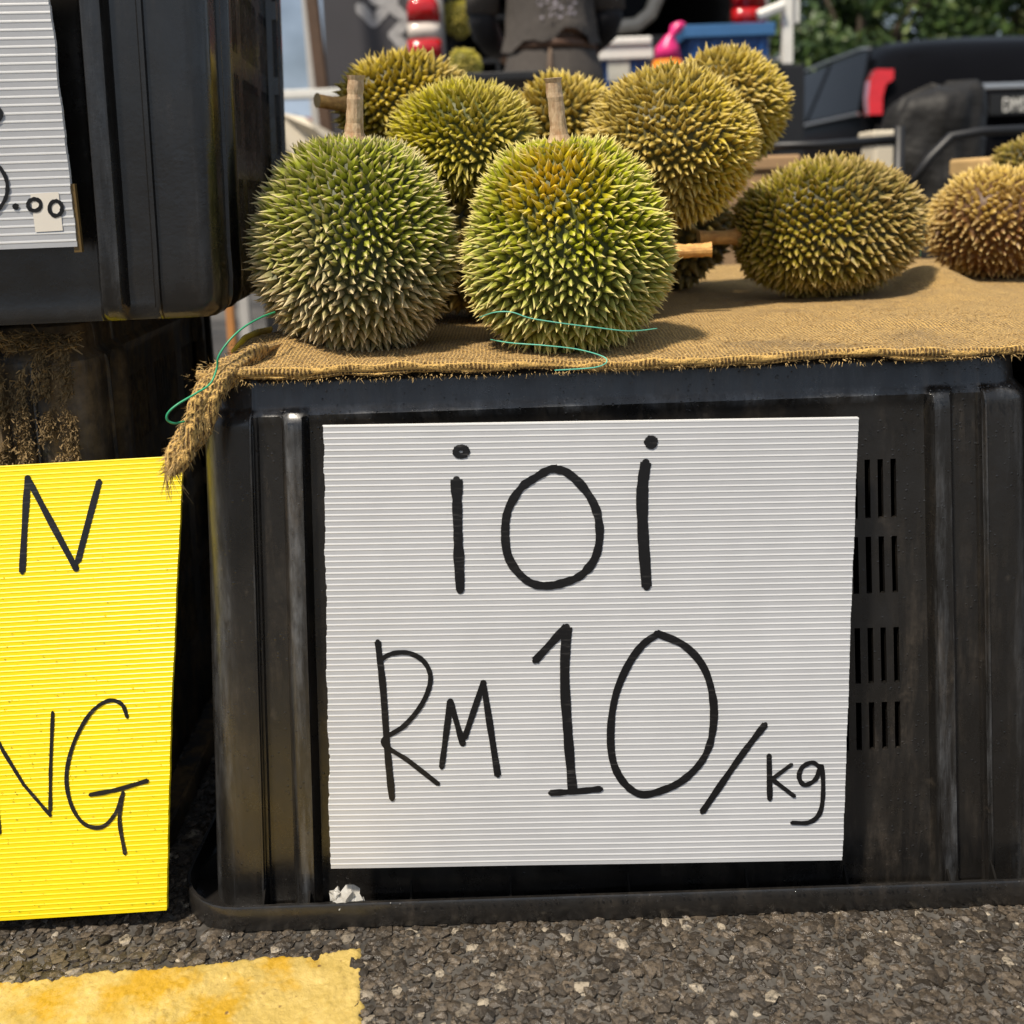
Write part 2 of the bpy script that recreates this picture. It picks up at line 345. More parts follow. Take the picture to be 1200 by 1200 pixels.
# ------------------------------------------------------------ crates
def crate(M, W, D, H, label, group, mat, top_half=0., flange='bottom', upside=True, feats=None, front_slots=None, side_slots=None, rim_h=.024, rim_out=.028, r=.032):
    """A moulded plastic crate: local origin at the middle of its base, front wall at -D/2. taper: top_half = extra half width at the top."""
    root = empty('plastic_crate', M, label, 'crate', group)
    def off_x(s, L):     # relief of a wall along its run, s from the corner, mirrored
        q = min(s, L-s)
        if q < .046: return 0.0
        if q < .0485: return .0028
        if q < .052: return -.004
        if q < .073: return -.006
        if q < .077: return -.002
        if q < .081: return .0022
        if q < .092: return .0040
        if q < .096: return -.001
        if q < .099: return -.007
        return -.008
    def breaks(L, slots):
        b = {r, .0455, .0465, .0480, .0490, .0515, .0530, .0725, .0745, .0775, .081, .0865, .0915, .0935, .0965, .0995, .13}
        b |= {L - q for q in b}
        for (a, c) in slots: b |= {a, c}
        b = sorted(b); out = [b[0]]
        for q in b[1:]:
            while q - out[-1] > .06: out.append(out[-1] + .05)
            if q - out[-1] > .0004: out.append(q)
        return out
    fsl = [(a + W/2, b + W/2) for a, b in (front_slots or {'x': []})['x']]
    ssl = [(a, b) for a, b in (side_slots or {'x': []})['x']]
    # outline: list of (wall, s, position, outward normal, relief)
    walls = [('f', W, Vector((-W/2,-D/2)), Vector((1,0)), Vector((0,-1)), fsl), ('r', D, Vector((W/2,-D/2)), Vector((0,1)), Vector((1,0)), ssl),
             ('b', W, Vector((W/2,D/2)), Vector((-1,0)), Vector((0,1)), []), ('l', D, Vector((-W/2,D/2)), Vector((0,-1)), Vector((-1,0)), [])]
    ol = []
    for (nm, L, p0, d, nn, sl) in walls:
        for s in breaks(L, sl): ol.append((nm, s, p0 + d*s, nn, off_x(s, L)))
        cc = p0 + d*(L-r) - nn*r
        for k in range(1, 6):
            a = k/6*math.pi/2; q = nn*math.cos(a) + d*math.sin(a); ol.append(('c', 0, cc + q*r, q, 0.0))
    zs = [(0, 0, 1), (.006, .001, 1), (.03, .001, 1)]
    zr = sorted({z for sl in (front_slots, side_slots) if sl for ab in sl['z'] for z in ab})
    zs += [(z, 0, 1) for z in zr]
    zt = [(H-.046, 0, 1), (H-.040, 0, .9), (H-.0335, -.001, .5), (H-.029, -.006, .15), (H-.0255, -.009, .1), (H-.008, -.010, .1), (H-.003, -.012, .1), (H-.0005, -.017, 0)]
    if not upside: zt = [(H-.03, 0, 1), (H, 0, 1)]
    last = zs[-1][0]
    while zt[0][0] - last > .07: last += .06; zs.append((last, 0, 1))
    zs += zt; zs.sort()
    if not upside: zs[0] = (0, -.006, .2); zs[1] = (.006, -.001, .6); zs.insert(2, (.014, 0, 1))
    zs.sort()
    n = len(ol); vs = []
    for (z, o, f) in zs:
        for (nm, s, p, nn, rel) in ol:
            q = p + nn*(o + rel*f); k = top_half*(z/H); q = Vector((q.x*(1 + k/(W/2)), q.y*(1 + k/(D/2)*.6)))
            q += nn*.0012*noise.noise(Vector((q.x*9, q.y*9, z*9)))
            vs.append((q.x, q.y, z))
    fs = []
    def hole(i, j):
        nm = ol[i][0]; sm = (ol[i][1] + ol[(i+1) % n][1])/2; zm = (zs[j][0] + zs[j+1][0])/2
        if ol[(i+1) % n][0] != nm: return False
        sl = front_slots if nm == 'f' else side_slots if nm == 'r' else None
        if not sl: return False
        xx = fsl if nm == 'f' else ssl
        return any(a < sm < b for a, b in xx) and any(a < zm < b for a, b in sl['z'])
    for j in range(len(zs)-1):
        for i in range(n):
            if not hole(i, j): fs.append((j*n+i, j*n+(i+1)%n, (j+1)*n+(i+1)%n, (j+1)*n+i))
    if upside: fs.append(tuple((len(zs)-1)*n + i for i in range(n)))
    else: fs.append(tuple(range(n-1, -1, -1)))
    mb = MB(); mb.add(vs, fs); o = mb.build('crate_wall', mat, root)
    wa = o.data.color_attributes.new('Data', 'FLOAT_COLOR', 'POINT'); cv = []  # mask of painted highlights on ridges, corners and the top ledge
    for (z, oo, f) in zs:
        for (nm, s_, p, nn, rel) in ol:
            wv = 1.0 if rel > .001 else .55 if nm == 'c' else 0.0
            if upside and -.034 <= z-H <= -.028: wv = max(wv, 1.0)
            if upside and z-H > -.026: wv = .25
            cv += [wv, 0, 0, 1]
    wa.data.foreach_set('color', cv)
    so = o.modifiers.new('thickness', 'SOLIDIFY'); so.thickness = .0045; so.offset = -1
    for p in o.data.polygons: p.use_smooth = True
    es = o.modifiers.new('edges', 'EDGE_SPLIT'); es.split_angle = R(38)
    # flange running round the open side
    if flange:
        def loop(out, z, k=24):
            pts = []; rr = r + out
            for (nm, L, p0, d, nn, sl) in walls:
                a0 = p0 + d*r + nn*out; a1 = p0 + d*(L-r) + nn*out
                for q in range(7): pts.append((*(a0 + (a1-a0)*(q/6)), z))
                cc = p0 + d*(L-r) - nn*r
                for e in range(1, 8):
                    a = e/8*math.pi/2; v = nn*math.cos(a) + d*math.sin(a); pts.append((*(cc + v*rr), z))
            out2 = []
            for p in pts:
                zz = p[2] + .0009*noise.noise(Vector((p[0]*7, p[1]*7, 2.2))); out2.append((p[0], p[1], zz))
            return out2
        z0 = 0.0 if flange == 'bottom' else H - rim_h
        prof = [(-.004, .0045), (rim_out-.004, .0045), (rim_out-.0025, rim_h-.0015), (rim_out-.0015, rim_h), (rim_out+.001, rim_h), (rim_out+.002, rim_h-.0015), (rim_out+.0015, .003), (rim_out, .0005), (rim_out-.003, 0), (-.004, 0)]
        if flange == 'top': prof = [(-.002, rim_h-.004), (-.002, rim_h), (rim_out, rim_h), (rim_out+.002, rim_h-.002), (rim_out+.002, 0), (rim_out-.001, 0), (rim_out-.001, rim_h-.004)]
        R_ = [loop(a, z0+b) for a, b in prof]; R_.append(R_[0]); fl = MB(); fl.rings(R_, cap=False)
        f = fl.build('rim', mat, root, smooth=True); e2 = f.modifiers.new('edges', 'EDGE_SPLIT'); e2.split_angle = R(40)
        if flange == 'bottom':      # little webs across the channel of the rim
            gs = MB()
            xs_ = [-W/2+.049, -W/2+.088, -W/2+.175, -W/2+.26, 0, W/2-.26, W/2-.175, W/2-.088, W/2-.049]
            for x in xs_: gs.add([(x-.0012,-D/2-.0005,.0045),(x+.0012,-D/2-.0005,.0045),(x+.0012,-D/2-rim_out+.003,.0045),(x-.0012,-D/2-rim_out+.003,.0045),
                                  (x-.0009,-D/2-.0005,.026),(x+.0009,-D/2-.0005,.026),(x+.0009,-D/2-rim_out+.008,.009),(x-.0009,-D/2-rim_out+.008,.009)],
                                 [(0,1,2,3),(4,7,6,5),(0,4,5,1),(1,5,6,2),(2,6,7,3),(3,7,4,0)])
            for y in (-D/2+.04, -D/2+.12, -D/2+.2): gs.add([(-W/2,y-.0012,.005),(-W/2,y+.0012,.005),(-W/2-rim_out+.003,y+.0012,.005),(-W/2-rim_out+.003,y-.0012,.005),
                                  (-W/2,y-.0012,.034),(-W/2,y+.0012,.034),(-W/2-rim_out+.003,y+.0012,.013),(-W/2-rim_out+.003,y-.0012,.013)],
                                 [(3,2,1,0),(5,6,7,4),(1,5,4,0),(2,6,5,1),(3,7,6,2),(0,4,7,3)])
            tag(gs.build('rim_webs', M_web, root), kind='stuff')
    return root
fx = []
for x0, nn in ((.240-.0045-.0112*9, 10), (-.0045-.0112*4.5, 10), (-.236, 10)):
    for k in range(nn): fx.append((x0 + k*.0112, x0 + k*.0112 + .0048))
FS = {'x': fx, 'z': [(.125,.168), (.185,.234), (.264,.313), (.329,.379)]}
CR_X, CR_F, CR_H, CR_D = .0835, .789, .4665, .40
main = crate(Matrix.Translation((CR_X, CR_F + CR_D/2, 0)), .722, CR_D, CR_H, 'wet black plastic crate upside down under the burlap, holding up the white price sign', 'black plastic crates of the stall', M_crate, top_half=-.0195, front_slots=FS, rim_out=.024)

def moved(src, M, label):      # a copy of a thing with copies of its parts
    r = src.copy(); C.objects.link(r); r.matrix_world = M; r['label'] = label
    for ch in src.children:
        c = ch.copy(); C.objects.link(c); c.parent = r
    return r
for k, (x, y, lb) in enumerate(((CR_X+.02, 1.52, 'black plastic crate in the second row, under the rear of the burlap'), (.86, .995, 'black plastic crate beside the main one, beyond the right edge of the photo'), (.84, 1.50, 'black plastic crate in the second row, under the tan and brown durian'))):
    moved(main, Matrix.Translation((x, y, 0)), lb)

# lower left crate, and the big crate standing on it
side2 = {'x': [], 'z': [(.10,.17), (.19,.26), (.28,.35), (.37,.44)]}
for b in range(3):
    for k in range(9): side2['x'].append((.105 + b*.105 + k*.009, .105 + b*.105 + k*.009 + .0048))
ML = Matrix.Translation((-.378-.30, .848+.23, 0)) @ Matrix.Rotation(R(2.5), 4, 'Z')
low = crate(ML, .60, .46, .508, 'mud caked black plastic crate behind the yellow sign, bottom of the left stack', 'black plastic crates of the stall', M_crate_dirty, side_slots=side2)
A5 = R(4.8); corner = Vector((-.240, .826, .514))
MC = Matrix.Translation(corner) @ Matrix.Rotation(A5, 4, 'Z') @ Matrix.Translation((-.32, .235, 0))
side3 = {'x': [], 'z': [(.055,.115), (.145,.215), (.235,.30), (.32,.385)]}
for b in range(3):
    for k in range(11): side3['x'].append((.095 + b*.115 + k*.0085, .095 + b*.115 + k*.0085 + .005))
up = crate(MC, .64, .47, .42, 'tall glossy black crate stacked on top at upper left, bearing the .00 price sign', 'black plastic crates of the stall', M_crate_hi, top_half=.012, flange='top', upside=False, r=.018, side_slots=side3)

# ------------------------------------------------------------ signs
def catmull(pts, k=8, closed=False):
    if len(pts) < 3: 
        return [tuple(pts[0][i] + (pts[1][i]-pts[0][i])*q/k for i in (0,1)) for q in range(k+1)]
    out = []; n = len(pts)
    for i in range(n-1):
        p0 = pts[i-1] if i > 0 else (2*pts[0][0]-pts[1][0], 2*pts[0][1]-pts[1][1]); p1, p2 = pts[i], pts[i+1]
        p3 = pts[i+2] if i+2 < n else (2*p2[0]-p1[0], 2*p2[1]-p1[1])
        for q in range(k):
            t = q/k
            out.append(tuple(.5*((2*p1[c]) + (-p0[c]+p2[c])*t + (2*p0[c]-5*p1[c]+4*p2[c]-p3[c])*t*t + (-p0[c]+3*p1[c]-3*p2[c]+p3[c])*t**3) for c in (0,1)))
    out.append(tuple(pts[-1])); return out
def stroke_mesh(mb, M, pts, wpx, straight=False, y=-.0012, seed=0, relief=None):
    P = []
    if straight:
        for a, b in zip(pts, pts[1:]):
            for q in range(10): P.append((a[0]+(b[0]-a[0])*q/10, a[1]+(b[1]-a[1])*q/10))
        P.append(pts[-1])
    else: P = catmull(pts)
    L = [Vector(to_plane(M, *p)) for p in P]; sc_ = .00068*wpx/2
    left = []; right = []
    for i, p in enumerate(L):
        a, b = L[max(i-1,0)], L[min(i+1,len(L)-1)]; t = (b-a).normalized(); nn = Vector((-t.y, t.x))
        if straight and 0 < i < len(L)-1:
            t1 = (L[i]-L[i-1]).normalized(); t2 = (L[i+1]-L[i]).normalized()
            if t1.dot(t2) < .8: nn = (Vector((-t1.y,t1.x)))
        ww = sc_*(1 + .24*noise.noise(Vector((i*.35, seed*3.1, wpx))) + .10*noise.noise(Vector((i*1.7, seed, 9))))
        left.append(p + nn*ww); right.append(p - nn*ww)
    vs = []; fs = []
    for i in range(len(L)):
        vs += [(left[i].x, y, left[i].y), (right[i].x, y, right[i].y)]
    for i in range(len(L)-1): fs.append((2*i, 2*i+1, 2*i+3, 2*i+2))
    rf = (lambda x, z: sign_relief(x, z, *relief)) if relief else (lambda x, z: 0)
    mb.add([(a, b+rf(a, c), c) for a, b, c in vs], fs)
    for e in ((0, -1), (len(L)-1, 1)):        # rounded ends
        c = L[e[0]]; ring = [(c.x + sc_*.68*math.cos(a*math.pi/6), y-.00003*(e[1]+2)+rf(c.x, c.y), c.y + sc_*.68*math.sin(a*math.pi/6)) for a in range(12)]
        mb.add(ring, [tuple(range(12))])
    if straight:
        for k in range(1, len(pts)-1):
            c = Vector(to_plane(M, *pts[k])); mb.add([(c.x + sc_*math.cos(a*math.pi/6), y-.00004+rf(c.x, c.y), c.y + sc_*math.sin(a*math.pi/6)) for a in range(12)], [tuple(range(12))])
def sign_relief(x, z, H_, bow, seed): return -bow*(1-(2*z/H_-1)**2) + .0008*noise.noise(Vector((x*6, z*6, seed)))
def corrugated(root, wd, ht, pitch, mats, thick=.004, bow=0, seed=0, wob=.0012, shear=0.0):
    n = int(ht/pitch); vs = []; fs = []; ms = []; nx = 26; rows = []
    for i in range(n):
        z = i*pitch; rows += [(z, 0), (z+pitch*.64, 0), (z+pitch*.74, -.00028), (z+pitch*.90, -.00028)]
    rows.append((n*pitch, 0)); H_ = n*pitch
    lj = 0; edge = []
    for i, (z, y) in enumerate(rows):
        if i % 4 == 0: lj = lj*.7 + rnd.uniform(-1, 1)*wob
        edge.append(lj)
    for i, (z, y) in enumerate(rows):
        for k in range(nx+1):
            s = k/nx; x = -wd/2 + s*wd + (edge[i]*(1-s)**6) + (edge[-i]*.4*s**8)
            yy = y + sign_relief(x, z, H_, bow, seed); vs.append((x + shear*z/H_, yy, z))
    w1 = nx+1
    for i in range(len(rows)-1):
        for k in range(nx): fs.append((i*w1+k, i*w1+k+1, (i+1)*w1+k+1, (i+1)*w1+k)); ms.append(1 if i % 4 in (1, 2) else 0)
    nb = len(vs); m = MB(); m.v = vs[:]; m.f = fs[:]; m.m = ms[:]
    back = [(x, thick + (y if bow else 0), z) for (x, y, z) in vs]
    for i in range(len(rows)-1):
        for k in (0, nx): 
            a = i*w1+k; b = (i+1)*w1+k; m.add([vs[a], vs[b], back[b], back[a]], [(0,1,2,3)], 1)
    for row in (0, len(rows)-1):
        for k in range(nx): a = row*w1+k; m.add([vs[a], vs[a+1], back[a+1], back[a]], [(0,1,2,3)], 1)
    for i in range(0, len(rows)-1, 4):
        for k in range(nx): m.add([back[i*w1+k], back[i*w1+k+1], back[min(i+4, len(rows)-1)*w1+k+1], back[min(i+4, len(rows)-1)*w1+k]], [(3,2,1,0)], 0)
    return m.build('corrugated_panel', mats, root)

def frame(bl, br, tl):     # local X along the bottom edge, Z up the sign, Y into the crate
    x = (br-bl).normalized(); z = (tl-bl); z = (z - x*z.dot(x)).normalized(); y = z.cross(x)
    M = Matrix((x, y, z)).transposed().to_4x4(); M.translation = (bl+br)/2; return M
SY0, SY1 = .755, .772
bl, br, tl = at(390,1018,SY0+.006), at(985,1008,SY0+.006), at(378,495,SY1+.004)
MS = frame(bl, br, tl); ws = empty('price_sign', MS, 'white ribbed plastic sign reading ioi RM10/kg, leaning on the front of the crate', 'sign')
shw = (MS.inverted() @ tl).x + (br-bl).length*.503; corrugated(ws, (br-bl).length*1.006, (tl-bl).length*.9925, (tl-bl).length*.99249/78, [M_white, M_white_rib], seed=1, wob=.0007, shear=shw)
Z6 = lambda L: [(420 + x/2.069, 720 + y/2.069) for x, y in L]
Z5 = lambda L: [(420 + x/3, 490 + y/3) for x, y in L]
def ellipse(cx, cy, rx, ry, a0=0, k=12): return [(cx + rx*math.cos(a0 + i*2*math.pi/k), cy + ry*math.sin(a0 + i*2*math.pi/k)) for i in range(k+1)]
letters = [
  [(Z5([(345,215),(348,330),(352,460),(358,605)]), 12.5, 0), (ellipse(540.5, 529, 6.5, 4.8, .6), 7.5, 0)],
  [(Z5([(690,178),(735,192),(792,245),(835,320),(848,410),(832,490),(790,545),(740,572),(670,588),(610,580),(560,540),(525,480),(516,400),(527,320),(572,245),(620,210),(668,182),(700,176)]), 9.8, 0)],
  [(Z5([(1010,155),(998,250),(1000,400),(1013,592)]), 13, 0), (ellipse(763, 518, 4.2, 4, .2), 8, 0)],
  [(Z6([(47,65),(60,180),(70,320),(82,446)]), 8, 0), (Z6([(50,112),(80,95),(122,93),(160,115),(175,158),(155,215),(112,268),(60,308),(120,352),(194,410)]), 6, 0)],
  [(Z6([(202,370),(223,210),(253,312),(303,165),(338,390)]), 7.5, 1)],
  [(Z6([(428,112),(505,28)]), 10, 1), (Z6([(505,30),(500,150),(508,290),(519,424)]), 11.5, 0), (Z6([(465,432),(530,428),(588,422)]), 8, 0)],
  [(Z6([(722,44),(790,75),(838,130),(860,210),(857,290),(835,350),(790,398),(740,424),(685,435),(642,405),(616,350),(612,270),(625,190),(655,120),(690,72),(727,46)]), 9, 0)],
  [(Z6([(986,265),(925,345),(833,478)]), 8, 0)],
  [(Z6([(995,340),(997,447)]), 7, 1), (Z6([(1050,362),(1002,398),(1057,440)]), 5, 1)],
  [(Z6([(1122,372),(1100,358),(1075,370),(1068,395),(1082,412),(1108,398),(1122,366),(1126,430),(1118,480),(1092,503),(1050,504)]), 5.8, 0)],
]
for i, L in enumerate(letters):
    m = MB()
    for q, (pts, wd, st) in enumerate(L): stroke_mesh(m, MS, pts, wd, bool(st), seed=i*3+q, y=-.00062 - .00005*q, relief=((tl-bl).length*.9925, 0, 1))
    m.build('marker_letter', M_ink, ws)

bl, br, tl = at(195,1067,.772), at(0,1079,.770), at(215,535,.842)
bl.z = max(bl.z, .004); q = Vector((br-bl)); brx = bl + q*1.0
xdir = (bl-br).normalized(); far = bl - xdir*.40
MY = frame(far, bl, far + (tl-bl)); YH = int((tl-bl).length/.0041)*.0041; sh_ = (MY.inverted() @ tl).x - .20; ys = empty('price_sign', MY, 'bright yellow ribbed sign with black letters N and NG, leaning on the muddy crate', 'sign')
corrugated(ys, .40, (tl-bl).length, .0041, [M_yel, M_yel_rib], bow=.006, seed=4, wob=.0005, shear=sh_)
Z7 = lambda L: [(x/2.4, 700 + y/2.4) for x, y in L]; Z8 = lambda L: [(x/3, 350 + y/3) for x, y in L]
for i, L in enumerate([
  [(Z8([(88,958),(100,630),(276,945),(352,640)]), 8, 1)],
  [(Z7([(6,658),(-2,560),(-18,350),(18,425),(75,520),(148,606),(150,480),(157,316)]), 4.6, 1)],
  [(Z7([(366,330),(350,293),(312,284),(262,320),(217,400),(195,490),(205,570),(240,628),(290,640),(328,605),(352,548)]), 5, 0), (Z7([(260,548),(330,535),(422,508)]), 5.5, 0), (Z7([(353,540),(342,620),(356,716)]), 5, 0)]]):
    m = MB()
    for q, (pts, wd, st) in enumerate(L): stroke_mesh(m, MY, pts, wd, bool(st), seed=20+i, y=-.00065 - .00005*q, relief=(YH, .006, 4))
    m.build('marker_letter', M_ink, ys)

bl = at(90,289,.806); tl = at(57,0,.797)
xd = Matrix.Rotation(A5, 3, 'Z') @ Vector((1,0,0)); upd = (tl-bl); 
M3 = frame(bl - xd*.30, bl, bl - xd*.30 + upd); us = empty('price_sign', M3, 'white ribbed sign ending in .00, on the tall crate at upper left', 'sign')
corrugated(us, .30, upd.length*1.35, .0062, [M_white, M_white_rib], seed=8)
for i, L in enumerate([[([(-14,190),(0,196),(8.5,212),(8,230),(-2,246),(-14,250)], 4.5, 0)], [(ellipse(19,242,1.6,1.6), 4.5, 0)], [(ellipse(41,240,7.6,6.8), 4.6, 0)], [(ellipse(66,244,7.4,8.6), 4.6, 0)], [([(-8,122),(1,130),(0,139),(-8,146)], 5, 0)]]):
    m = MB()
    for q, (pts, wd, st) in enumerate(L): stroke_mesh(m, M3, pts, wd, bool(st), seed=40+i, y=-.0009, relief=(int(upd.length*1.35/.0062)*.0062, 0, 8))
    m.build('marker_letter', M_ink, us)
m = MB(); c4 = [to_plane(M3, *p) for p in ((36,227),(69,225),(74,270),(42,272))]; m.add([(x, -.0006 + sign_relief(x, z, int(upd.length*1.35/.0062)*.0062, 0, 8), z) for x, z in c4], [(3,2,1,0)])
m.build('tape_patch', M_tape, us)
m = MB(); a = to_plane(M3, 89, 290); m.box(a[0]-.002, a[0]+.004, .001, .006, a[1]-.004, a[1]+.05)
m.build('brown_strip', plain('brown strip', (.16,.10,.03), .4), us)  # thin brown strip along the lower right edge of the sign

# ------------------------------------------------------------ burlap
TOP = .4685
def burlap_z(x, y):
    z = TOP + .0030 + .0045*max(0, noise.noise(Vector((x*5+y*3, y*13, 8)))) + .0034*noise.noise(Vector((x*8, y*11, .5))) + .0018*noise.noise(Vector((x*31, y*31, .5)))
    z = max(z, TOP+.0005)
    def b(cx, cy, sx, sy, h): return h*math.exp(-((x-cx)/sx)**2 - ((y-cy)/sy)**2)
    z += b(-.205, .90, .050, .090, .016) + b(.52, 1.24, .045, .08, .030) + b(.42, .93, .16, .05, .006) + b(.30, 1.0, .12, .04, .005) + b(-.12, .800, .07, .02, .003)
    z += b(.62, 1.02, .10, .05, .012)
    return z
def make_burlap():
    x0, x1, y0, y1 = -.258, 1.18, .7900, 1.72; nx, ny = 300, 210; vs = []
    for j in range(ny+1):
        t = (j/ny)**1.5
        for i in range(nx+1):
            x = x0 + (x1-x0)*i/nx; fr = y0 + .004*noise.noise(Vector((x*14, 0, 3))) + .0015*noise.noise(Vector((x*70, 0, 3)))
            y = fr + (y1-y0)*t; z = burlap_z(x, y)
            e = y - .797
            if e < 0: z -= min(.014, (-e)**1.5*9)
            ex = x - (-.240)
            if ex < 0: z -= min(.03, (-ex)**1.3*4.0)
            z += .0004*noise.noise(Vector((x*260, y*260, 1)))
            vs.append((x, y, z))
    m = MB(); m.add(vs, [(j*(nx+1)+i, j*(nx+1)+i+1, (j+1)*(nx+1)+i+1, (j+1)*(nx+1)+i) for j in range(ny) for i in range(nx)])
    root = empty('burlap_sack', Vector((CR_X, 1.1, TOP)), 'golden brown burlap sacking spread over the crate tops under the durians', 'burlap')
    o = m.build('cloth', M_burlap, root, smooth=True); o.location = -root.location
    s = o.modifiers.new('thickness', 'SOLIDIFY'); s.thickness = .0035; s.offset = -1
    # rolled hem along the front
    pts = []; rd = []
    for i in range(150):
        x = -.252 + i*.0096; pts.append((x, .7925 + .004*noise.noise(Vector((x*14,0,3))), TOP - .0015 + (burlap_z(x,.80)-TOP)*.8 + .0012*noise.noise(Vector((x*40,1,3))))); rd.append(.0040 + .0014*noise.noise(Vector((x*50,4,3))))
    m = MB(); m.tube(pts, rd, 10); o = m.build('rolled_hem', M_burlap, root, smooth=True); o.location = -root.location
    # the twisted corner hanging off the left end
    px = [(332,404,.872),(300,414,.818),(268,436,.797),(250,455,.789),(238,478,.781),(229,500,.776),(220,518,.772),(211,533,.768),(203,546,.765),(197,557,.763)]
    P = [at(*p) for p in px]; rads = [.002,.0085,.0110,.0110,.0108,.0112,.0100,.0095,.0080,.003]
    fine = []; fr = []
    for i in range(len(P)-1):
        for q in range(8): fine.append(P[i].lerp(P[i+1], q/8)); fr.append(rads[i]+(rads[i+1]-rads[i])*q/8)
    n = 28; rings = []
    for i, p in enumerate(fine):
        t = (fine[min(i+1,len(fine)-1)] - fine[max(i-1,0)]).normalized(); a = t.cross(Vector((0,1,0))).normalized(); b = t.cross(a); ring = []
        for k in range(n):
            an = 2*math.pi*k/n; tw = math.sin(an*3 + i*.22)*.22 + .24*noise.noise(Vector((math.cos(an)*2, math.sin(an)*2, i*.16))) + .10*noise.noise(Vector((math.cos(an)*7, math.sin(an)*7, i*.6)))
            ring.append(p + (a*math.cos(an) + b*math.sin(an))*fr[i]*(1+tw))
        rings.append(ring)
    m = MB(); m.rings(rings); o = m.build('twisted_corner', M_burlap, root, smooth=True); o.location = -root.location
    # loose fibres
    rs = random.Random(5); V = []; F = []
    def fibre(p, d, L, wd=.00028):
        d = d.normalized(); side = d.cross(Vector((rs.uniform(-1,1), rs.uniform(-1,1), rs.uniform(-1,1)))).normalized()*wd; cur = Vector((rs.uniform(-1,1), rs.uniform(-1,1), rs.uniform(-1,.6)))*L*.35
        b = len(V)
        for k in range(4):
            q = p + d*L*k/3 + cur*(k/3)**2; ww = side*(1-.25*k); V.extend([tuple(q-ww), tuple(q+ww)])
        for k in range(3): F.extend([(b+2*k, b+2*k+1, b+2*k+3), (b+2*k, b+2*k+3, b+2*k+2)])
    for _ in range(5200):
        x = rs.uniform(-.26, .62); y = .792 + rs.random()**1.8*.22; p = Vector((x, y, burlap_z(x,y) + (0 if y > .797 else -.003)))
        fibre(p, Vector((rs.uniform(-1,1), rs.uniform(-1.0,.6) if y > .80 else -1, rs.uniform(.05,.55))), rs.uniform(.002,.007))
    for _ in range(1500):
        x = rs.uniform(-.26, .60); an = rs.uniform(-.3, 3.3); p = Vector((x, .7925 - .004*math.sin(an), TOP-.0012+.004*math.cos(an)))
        fibre(p, Vector((rs.uniform(-.8,.8), -math.sin(an), math.cos(an))), rs.uniform(.0015,.0040))
    for _ in range(1000):
        i = int(rs.random()**.8*(len(fine)-1)); an = rs.uniform(0, 6.28); t = (fine[min(i+1,len(fine)-1)] - fine[i]) if i < len(fine)-1 else Vector((0,0,-1))
        t = t.normalized() if t.length else Vector((0,0,-1)); a = t.cross(Vector((0,1,0))).normalized(); b = t.cross(a); nn = a*math.cos(an) + b*math.sin(an)
        fibre(fine[i] + nn*fr[i]*.95, nn*.6 + t*rs.uniform(.3,1.8), rs.uniform(.002,.0075))
    for _ in range(34): fibre(fine[-3] + Vector((rs.uniform(-.004,.004), rs.uniform(-.004,.004), 0)), Vector((rs.uniform(-.6,.4), rs.uniform(-.3,.1), -1)), rs.uniform(.010,.028), .0004)
    o = fast_mesh('loose_fibres', np.array(V), np.array(F), M_fibre, root); o.location = -root.location; o['kind'] = 'stuff'
    return root
make_burlap()

